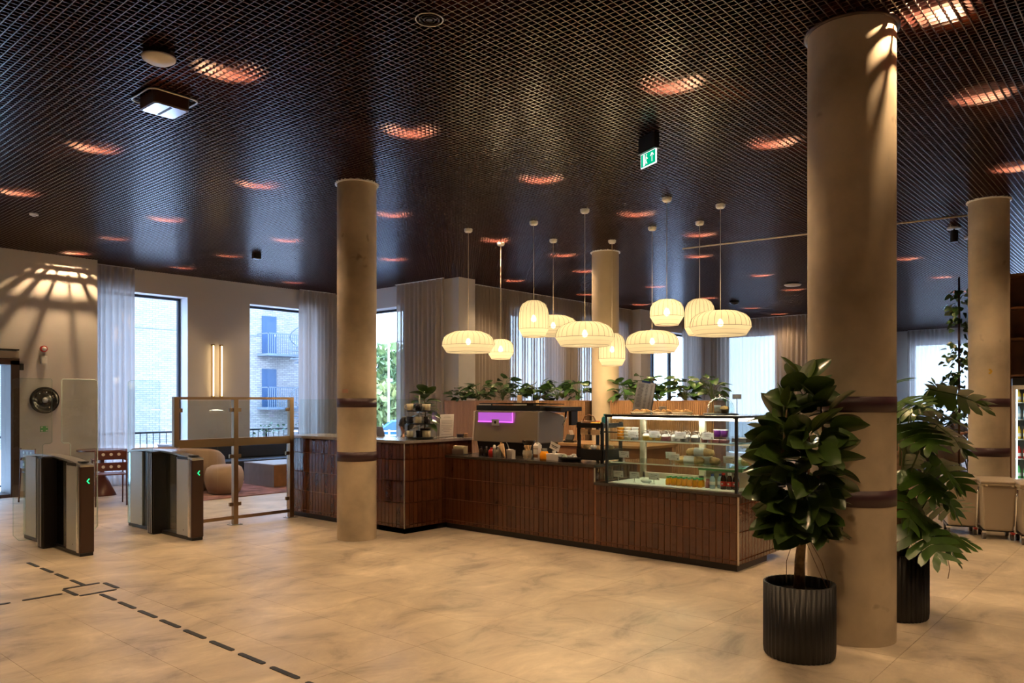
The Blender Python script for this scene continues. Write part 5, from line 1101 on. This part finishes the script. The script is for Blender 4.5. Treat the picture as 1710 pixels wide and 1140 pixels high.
# ================================================================== RIGHT SIDE: BINS, FRIDGE, SHELVING
def bin_(loc, rz, lab):
    """front faces local -x"""
    t_ = T('wheeled_bin', lab, 'bin', loc, rz, group='row of wheeled ingredient bins')
    m = MB(); b, tp = (.19, .14), (.22, .165)
    v = [(-b[0], -b[1], .10), (b[0], -b[1], .10), (b[0], b[1], .10), (-b[0], b[1], .10), (-tp[0], -tp[1], .585), (tp[0], -tp[1], .585), (tp[0], tp[1], .585), (-tp[0], tp[1], .585)]
    m.add(v, [(0, 3, 2, 1), (4, 5, 6, 7), (0, 1, 5, 4), (1, 2, 6, 5), (2, 3, 7, 6), (3, 0, 4, 7)]); P('body', m, M_BIN, t_, bevel=.02)
    P('rim', MB().box(-.235, .23, -.178, .178, .585, .615), M_BIN, t_, bevel=.01); P('lid', MB().box(-.10, .23, -.178, .178, .617, .650), M_BIN, t_, bevel=.012)
    P('front_lid', MB().cbox((-.17, 0, .632), (.15, .356, .022), 0, 0, -.12), M_BIN, t_, bevel=.008)
    P('lid_latch', MB().box(-.245, -.235, -.09, .09, .595, .61), M_BIN, t_); P('lid_latch', MB().box(-.25, -.235, -.13, -.11, .58, .60).box(-.25, -.235, .11, .13, .58, .60), M_CREAM, t_)
    P('side_handle', MB().tube([(-.18, -.185, .57), (-.18, -.195, .50), (-.10, -.195, .12), (.1, -.195, .12), (.16, -.19, .57)], .010, 6), M_CHROME, t_); P('side_handle', MB().tube([(-.18, .185, .57), (-.18, .195, .50), (-.10, .195, .12), (.1, .195, .12), (.16, .19, .57)], .010, 6), M_CHROME, t_)
    P('chassis', MB().box(-.16, .18, -.15, .15, .085, .105), M_BLACKM, t_)
    for sx in (-.15, .15):
        for sy in (-.13, .13):
            w = P('caster', MB().cyl((0, 0, -.014), .038, .028, 20).xf(Matrix.Translation((sx, sy, .038)) @ Matrix.Rotation(PI/2, 4, 'X')), M_RUBBERW, t_, bevel=.004); P('fork', MB().box(sx-.02, sx+.02, sy-.022, sy+.022, .07, .09), M_CHROME, w)
    P('brake_pedal', MB().cbox((-.20, -.13, .075), (.05, .03, .012), 0, 0, .4), M_RED, t_, bevel=.003); return t_
for k, (x, y, lab) in enumerate(((10.02, 1.93, 'beige wheeled bin, leftmost of the row by the column'), (9.90, 1.56, 'beige wheeled bin, second of the row, in front of the column'), (9.76, 1.18, 'beige wheeled bin cut by the right picture edge'))):
    bin_((x, y, 0), math.radians(18), lab)
t_ = T('drinks_fridge', 'glass door drinks fridge lit white at the right edge', 'fridge', (12.92, 1.80, 0), math.radians(10))
P('cabinet', MB().box(.02, .65, -.62, -.60, 0, 1.95).box(.02, .65, 0, .02, 0, 1.75).box(.63, .65, -.62, .02, 0, 1.75).box(.02, .65, -.62, .02, 0, .30), M_WHITE, t_)
P('head_panel', MB().box(0, .65, -.62, .03, 1.72, 1.82), M_BLACK, t_); P('door_frame', MB().box(-.02, .02, -.62, .03, .28, .34).box(-.02, .02, -.62, .03, 1.66, 1.72).box(-.02, .02, .0, .03, .28, 1.72), M_WHITE, t_); P('door_glass', MB().box(-.005, .0, -.6, .0, .34, 1.66), M_GLASS, t_)
P('led_strip', MB().box(.0, .012, -.03, -.012, .34, 1.66), M_FRLED, t_)
for q, z in enumerate((.40, .68, .96, 1.24, 1.48)):
    P('wire_shelf', MB().box(.03, .6, -.6, 0, z-.012, z), M_WHITE, t_)
    for k in range(7):
        col = [M_GREENC, M_RED, M_YELLOW, M_BLUEB, M_YELLOW][q]
        x, y = .10, -.05-k*.078; b = MB().lathe([(.001, 0), (.028, 0), (.030, .01), (.030, .11), (.012, .155), (.012, .18), (.001, .18)], 12)
        ww = Matrix.Rotation(math.radians(10), 4, 'Z') @ Vector((x, y, z)); 
        t2 = T('bottle', '%s drink bottle, %s from the left on the %s shelf of the lit fridge' % (['green', 'dark red', 'yellow', 'pale blue', 'lemon'][q], ['first', 'second', 'third', 'fourth', 'fifth', 'sixth', 'last'][k], ['bottom', 'second', 'third', 'fourth', 'top'][q]), 'bottle', (12.92+ww.x, 1.80+ww.y, z), group='bottles in the drinks fridge')
        P('body', b, col, t2); P('bottle_label', MB().lathe([(.0305, .035), (.0305, .08)], 12), M_PAPER, t2)
t_ = T('wall_shelving', 'dark brown wooden shelving above the drinks fridge', 'shelving', (13.2, 1.86, 0), math.radians(10))
P('back_panel', MB().box(.35, .37, -1.8, .05, 0, 3.35), M_WOODD, t_); P('side_panel', MB().box(0, .37, .03, .05, 1.85, 3.35), M_WOODD, t_); P('side_panel', MB().box(0, .37, -1.8, -1.78, 0, 3.35), M_WOODD, t_)
for z in (1.87, 2.40, 2.85, 3.33): P('shelf', MB().box(0, .37, -1.8, .05, z-.02, z+.01), M_WOODD, t_)
# dining area far right: chairs, tables, plants, people
def din_chair(loc, rz, lab):
    t_ = T('dining_chair', lab, 'chair', loc, rz)
    P('seat', MB().lathe([(.001, .40), (.20, .40), (.24, .44), (.22, .49), (.001, .50)], 24), M_TAUPE, t_); n = 16; v = []; f = []
    pr = [(.25, .44), (.27, .60), (.27, .80), (.24, .84), (.22, .80), (.21, .6), (.20, .47)]
    for i in range(n+1):
        a = math.radians(-95+190*i/n); e = 1-.35*(abs(i/n-.5)*2)**2
        for r, z in pr: v.append((r*math.cos(a), r*math.sin(a), .44+(z-.44)*e))
    m_ = len(pr)
    for i in range(n):
        for j in range(m_): f.append((i*m_+j, (i+1)*m_+j, (i+1)*m_+(j+1) % m_, i*m_+(j+1) % m_))
    f += [tuple(range(m_)), tuple(range(n*m_, n*m_+m_))[::-1]]
    P('backrest', MB().add(v, f, True), M_TAUPE, t_, fixn=True)
    for a in (45, 135, 225, 315): P('leg', MB().tube([(.13*math.cos(math.radians(a)), .13*math.sin(math.radians(a)), .41), (.22*math.cos(math.radians(a)), .22*math.sin(math.radians(a)), 0)], .014, 6), M_BLACK, t_)
def din_table(loc, lab):
    t_ = T('dining_table', lab, 'table', loc); P('tabletop', MB().box(-.4, .4, -.4, .4, .72, .75), M_CREAM, t_, bevel=.004); P('column', MB().cyl((0, 0, .02), .04, .70, 12), M_BLACK, t_); P('foot', MB().cyl((0, 0, 0), .25, .02, 24), M_BLACK, t_)
for k, (x, y, r) in enumerate(((15.0, 3.55, 200), (15.6, 3.15, 150), (16.9, 3.4, 230), (14.5, 2.2, 120), (19.4, 4.2, 200))):
    din_chair((x, y, 0), math.radians(r), ['dark tub dining chair nearest behind the monstera', 'dark tub dining chair left of the plant pole', 'dark tub dining chair at the second dining table', 'dark tub dining chair hidden behind the right column', 'dark tub dining chair farthest back in the dining area'][k])
din_table((16.0, 3.75, 0), 'square pale dining table behind the monstera'); din_table((18.3, 4.0, 0), 'square pale dining table farther back by the window')
seated_person('diner in a blue-grey shirt seated left of the plant pole', (18.05, 3.55, .0), math.radians(60), M_SHIRT2); din_chair((18.1, 3.55, 0), math.radians(60), 'dining chair under the diner in blue-grey')
seated_person('diner in dark clothes seated near the far window', (19.0, 4.25, .0), math.radians(200), M_SHIRT); din_chair((19.0, 4.2, 0), math.radians(20), 'dining chair under the diner in dark clothes')
t_ = T('climbing_plant', 'tall climbing ivy on a thin dark pole beside the right column', 'plant', (14.9, 2.88, 0)); P('pole', MB().tube([(0, 0, 0), (0, 0, 3.6)], .018, 8), M_DBROWN, t_); P('pot', MB().lathe([(.001, 0), (.13, 0), (.17, .3), (.15, .3), (.001, .26)], 24), M_BLACK, t_)
iv = MB(); r9 = random.Random(3)
iv_leaf = leaf_mb(.10, .10, .3, .2, .03, 4, .6)
for k in range(260):
    z = 1.1+2.3*r9.random(); 
    if 2.5 < z < 2.7 and r9.random() < .7: continue
    a = r9.uniform(0, 6.28); rr = r9.random()*.16*(1.5 if z < 2.3 else 1)
    M_ = orient(Vector((rr*math.cos(a), rr*math.sin(a), z)), a, r9.uniform(-1, .3), r9.uniform(-1, 1), r9.uniform(.6, 1.3))
    iv.add([M_ @ Vector(p) for p in iv_leaf.v[:25]], [f for f in iv_leaf.f if max(f) < 25], True)
P('foliage', iv, M_LEAFP, t_, stuff=True)
t_ = T('palm', 'dark leafy palm between monstera and plant pole', 'potted plant', (14.9, 3.22, 0)); P('pot', MB().lathe([(.001, 0), (.15, 0), (.2, .45), (.18, .45), (.001, .4)], 24), M_BLACK, t_); P('trunk', MB().tube([(0, 0, .4), (0, 0, 1.2)], .02, 8), M_BARK, t_)
pf_ = MB(); fr = leaf_mb(.20, .035, .4, .1, .01, 4)
for k in range(170):
    z = .8+1.0*r9.random(); a = r9.uniform(0, 6.28); rr = r9.random()*.26*(1.9-z)
    M_ = orient(Vector((rr*math.cos(a), rr*math.sin(a), z)), a, r9.uniform(-.2, 1.1), r9.uniform(-1, 1), r9.uniform(.7, 1.2))
    pf_.add([M_ @ Vector(p) for p in fr.v[:25]], [f for f in fr.f if max(f) < 25], True)
P('foliage', pf_, M_LEAF, t_, stuff=True)

# ================================================================== OUTSIDE
S('ground', MB().box(-60, 120, -60, 140, -.75, -.6), M_EXTG)
S('roof', MB().box(-6.5, 29.2, -8.5, 14.8, 4.95, 5.3), M_WALL)
# brick building to the left with blue doors, balconies and a spiral stair
t_ = T('brick_building', 'pale brick building outside the lounge windows with blue doors', 'building', (0, 0, 0))
P('wall', MB().box(-30, 29.5, 38, 50, -.6, 14), M_BRICK, t_)
P('expansion_joint', MB().box(-30, 29.5, 37.985, 38, 5.02, 5.05).box(19.5, 19.53, 37.985, 38, -.6, 5), M_STAIR, t_)
for z in (4.05, 1.15):
    dd = P('door', MB().box(22.88, 23.75, 37.94, 38.02, z, z+2.1), M_DOORB, t_); P('door_handle', MB().box(23.6, 23.65, 37.9, 37.94, z+1, z+1.1), M_CHROME, dd)
    bb = P('balcony', MB().box(22.6, 25.0, 36.9, 38, z-.12, z), M_STAIR, t_); r_ = MB().box(22.6, 25, 36.9, 36.94, z+1.05, z+1.1)
    for k in range(20): r_.box(22.6+k*.125, 22.63+k*.125, 36.9, 36.93, z, z+1.08)
    r_.box(22.6, 22.64, 36.9, 38, z+1.05, z+1.1); P('railing', r_, M_STAIR, bb)
P('lamp', MB().lathe([(.001, -.12), (.12, 0), (.001, .12)], 12, (23.4, 37.8, 6.6)), M_WHITE, t_)
t_ = T('spiral_stair', 'pale blue metal spiral stair against the brick building', 'stair', (24.5, 35.6, -.6)); P('pole', MB().cyl((0, 0, 0), .09, 10, 12), M_STAIR, t_)
stp = MB().extr([(.05, -.08), (1.2, -.22), (1.2, .22), (.05, .08)], 'z', 0, .05).mesh('step', M_STAIR)
hr = []
for k in range(44): link('step', stp, t_, (0, 0, .2*k+.15), k*.40); hr.append((1.2*math.cos(k*.40), 1.2*math.sin(k*.40), .2*k+1.1))
P('handrail', MB().tube(hr, .03, 5), M_STAIR, t_); bal = MB()
for k in range(44): bal.tube([(1.2*math.cos(k*.40), 1.2*math.sin(k*.40), .2*k+.15), (1.2*math.cos(k*.40), 1.2*math.sin(k*.40), .2*k+1.1)], .015, 4, False)
P('balusters', bal, M_STAIR, t_)
# railing just outside the lounge windows
t_ = T('window_railing', 'dark vertical bar railing outside the lounge windows', 'railing', (0, 0, 0)); rb = P('handrail', MB().box(4.0, 10.6, 15.3, 15.34, .86, .89).box(4.0, 10.6, 15.3, 15.34, .02, .05), M_BLACKM, t_)
bar = MB().box(0, .012, 0, .012, .0, .86).mesh('bar', M_BLACKM)
for k in range(52): link('bar', bar, t_, (4.05+k*.127, 15.31, .02))
for x in (5.3, 7.4, 9.3): P('post', MB().box(x, x+.04, 15.29, 15.35, -.6, .89), M_BLACKM, t_)
t_ = T('shrub', 'small leafy shrub outside beside the window railing', 'shrub', (9.3, 15.0, -.1)); sb = MB()
for k in range(160):
    a = r9.uniform(0, 6.28); M_ = orient(Vector((r9.uniform(-.7, .7), r9.uniform(-.15, .15), .55+.55*r9.random()**1.6)), a, r9.uniform(-.5, .9), r9.uniform(-1, 1), r9.uniform(.4, .8))
    sb.add([M_ @ Vector(p) for p in iv_leaf.v[:25]], [f for f in iv_leaf.f if max(f) < 25], True)
P('foliage', sb, M_LEAFP, t_, stuff=True); P('planter_box', MB().box(-.8, .8, -.2, .2, -.4, .6), M_STEELD, t_)
# street beyond window 3
def tree(loc, r_, h, lab, mat, th=4.0):
    t_ = T('tree', lab, 'tree', loc); P('trunk', MB().tube([(0, 0, 0), (.1, 0, h*.4), (0, .1, h*.7)], [.22, .16, .08], 8), M_BARK, t_)
    m = MB(); lf = [(-.5, 0, 0), (0, -.32, .06), (.5, 0, 0), (0, .32, .06)]
    for k in range(1500):
        d = Vector((r9.gauss(0, 1), r9.gauss(0, 1), r9.gauss(0, 1))).normalized()*(r9.random()**.35)
        c_ = Vector((d.x*r_, d.y*r_, h*.58+d.z*h*.42)); M_ = Matrix.Translation(c_) @ Euler((r9.uniform(0, 6), r9.uniform(0, 6), r9.uniform(0, 6))).to_matrix().to_4x4() @ Matrix.Scale(r9.uniform(.35, .7), 4)
        m.add([M_ @ Vector(p) for p in lf], [(0, 1, 2, 3)])
    P('crown', m, mat, t_, stuff=True)
tree((30.5, 36.5, -.6), 3.0, 5.6, 'broad green tree beyond the street window', M_TREE); tree((36.5, 39.5, -.6), 3.2, 5.9, 'yellow-green tree behind the street lamp', M_TREE2); tree((25.5, 32.5, -.6), 2.2, 3.3, 'round bushy tree left behind the car', M_TREE2); tree((29.0, 32.2, -.6), 2.3, 3.2, 'round bushy tree right behind the car', M_TREE2)
t_ = T('house', 'low house with a pink roof behind the bushes', 'house', (46, 50, -.6), .6); P('wall', MB().box(-5, 5, -3, 3, 0, 3.2), M_WALL, t_); P('roof', MB().extr([(-3.4, 3.2), (3.4, 3.2), (0, 5.2)], 'x', -5.3, 5.3), M_ROOFP, t_, fixn=True)
t_ = T('street_lamp', 'thin grey street lamp outside the street window', 'street lamp', (19.5, 23.3, -.6)); P('pole', MB().tube([(0, 0, 0), (0, 0, 4.45)], [.05, .035], 8), M_STEELD, t_); P('arm', MB().tube([(0, 0, 4.42), (.33, -.38, 4.40)], .025, 6), M_STEELD, t_); P('lamp_head', MB().cbox((.45, -.5, 4.40), (.35, .14, .06), -.86), M_STEELD, t_); P('sign_box', MB().cbox((0, -.05, 2.9), (.1, .25, .12)), M_STEELD, t_)
t_ = T('car', 'blue car parked beyond the street window', 'car', (18.75, 21.2, -.6), math.radians(-49+180)); 
P('body', MB().extr([(-2.1, .3), (2.1, .3), (2.15, .75), (1.2, .95), (.55, 1.42), (-.7, 1.47), (-1.6, 1.15), (-2.15, .95)], 'y', -.85, .85), M_CAR, t_, bevel=.08, fixn=True)
P('windows', MB().extr([(-1.4, .98), (1.05, .98), (.52, 1.36), (-.65, 1.41)], 'y', -.87, .87), M_CARG, t_, fixn=True); P('windscreen', MB().cbox((.88, 0, 1.18), (.02, 1.4, .55), 0, 0, -.86), M_CARG, t_)
for sx in (-1.35, 1.35):
    for sy in (-.78, .78): P('wheel', MB().cyl((0, 0, -.1), .32, .2, 24).xf(Matrix.Translation((sx, sy, .32)) @ Matrix.Rotation(PI/2, 4, 'X')), M_BLACK, t_)
t_ = T('street_railing', 'white horizontal bar railing in front of the blue car', 'railing', (0, 0, 0))
for z in (.62, .50, .38): P('bar', MB().tube([(12.6, 19.5, z), (17.6, 14.3, z)], .022, 6), M_WHITE, t_)
for k in range(6): P('post', MB().tube([(12.6+k, 19.5-1.04*k, -.6), (12.6+k, 19.5-1.04*k, .66)], .03, 6), M_WHITE, t_)
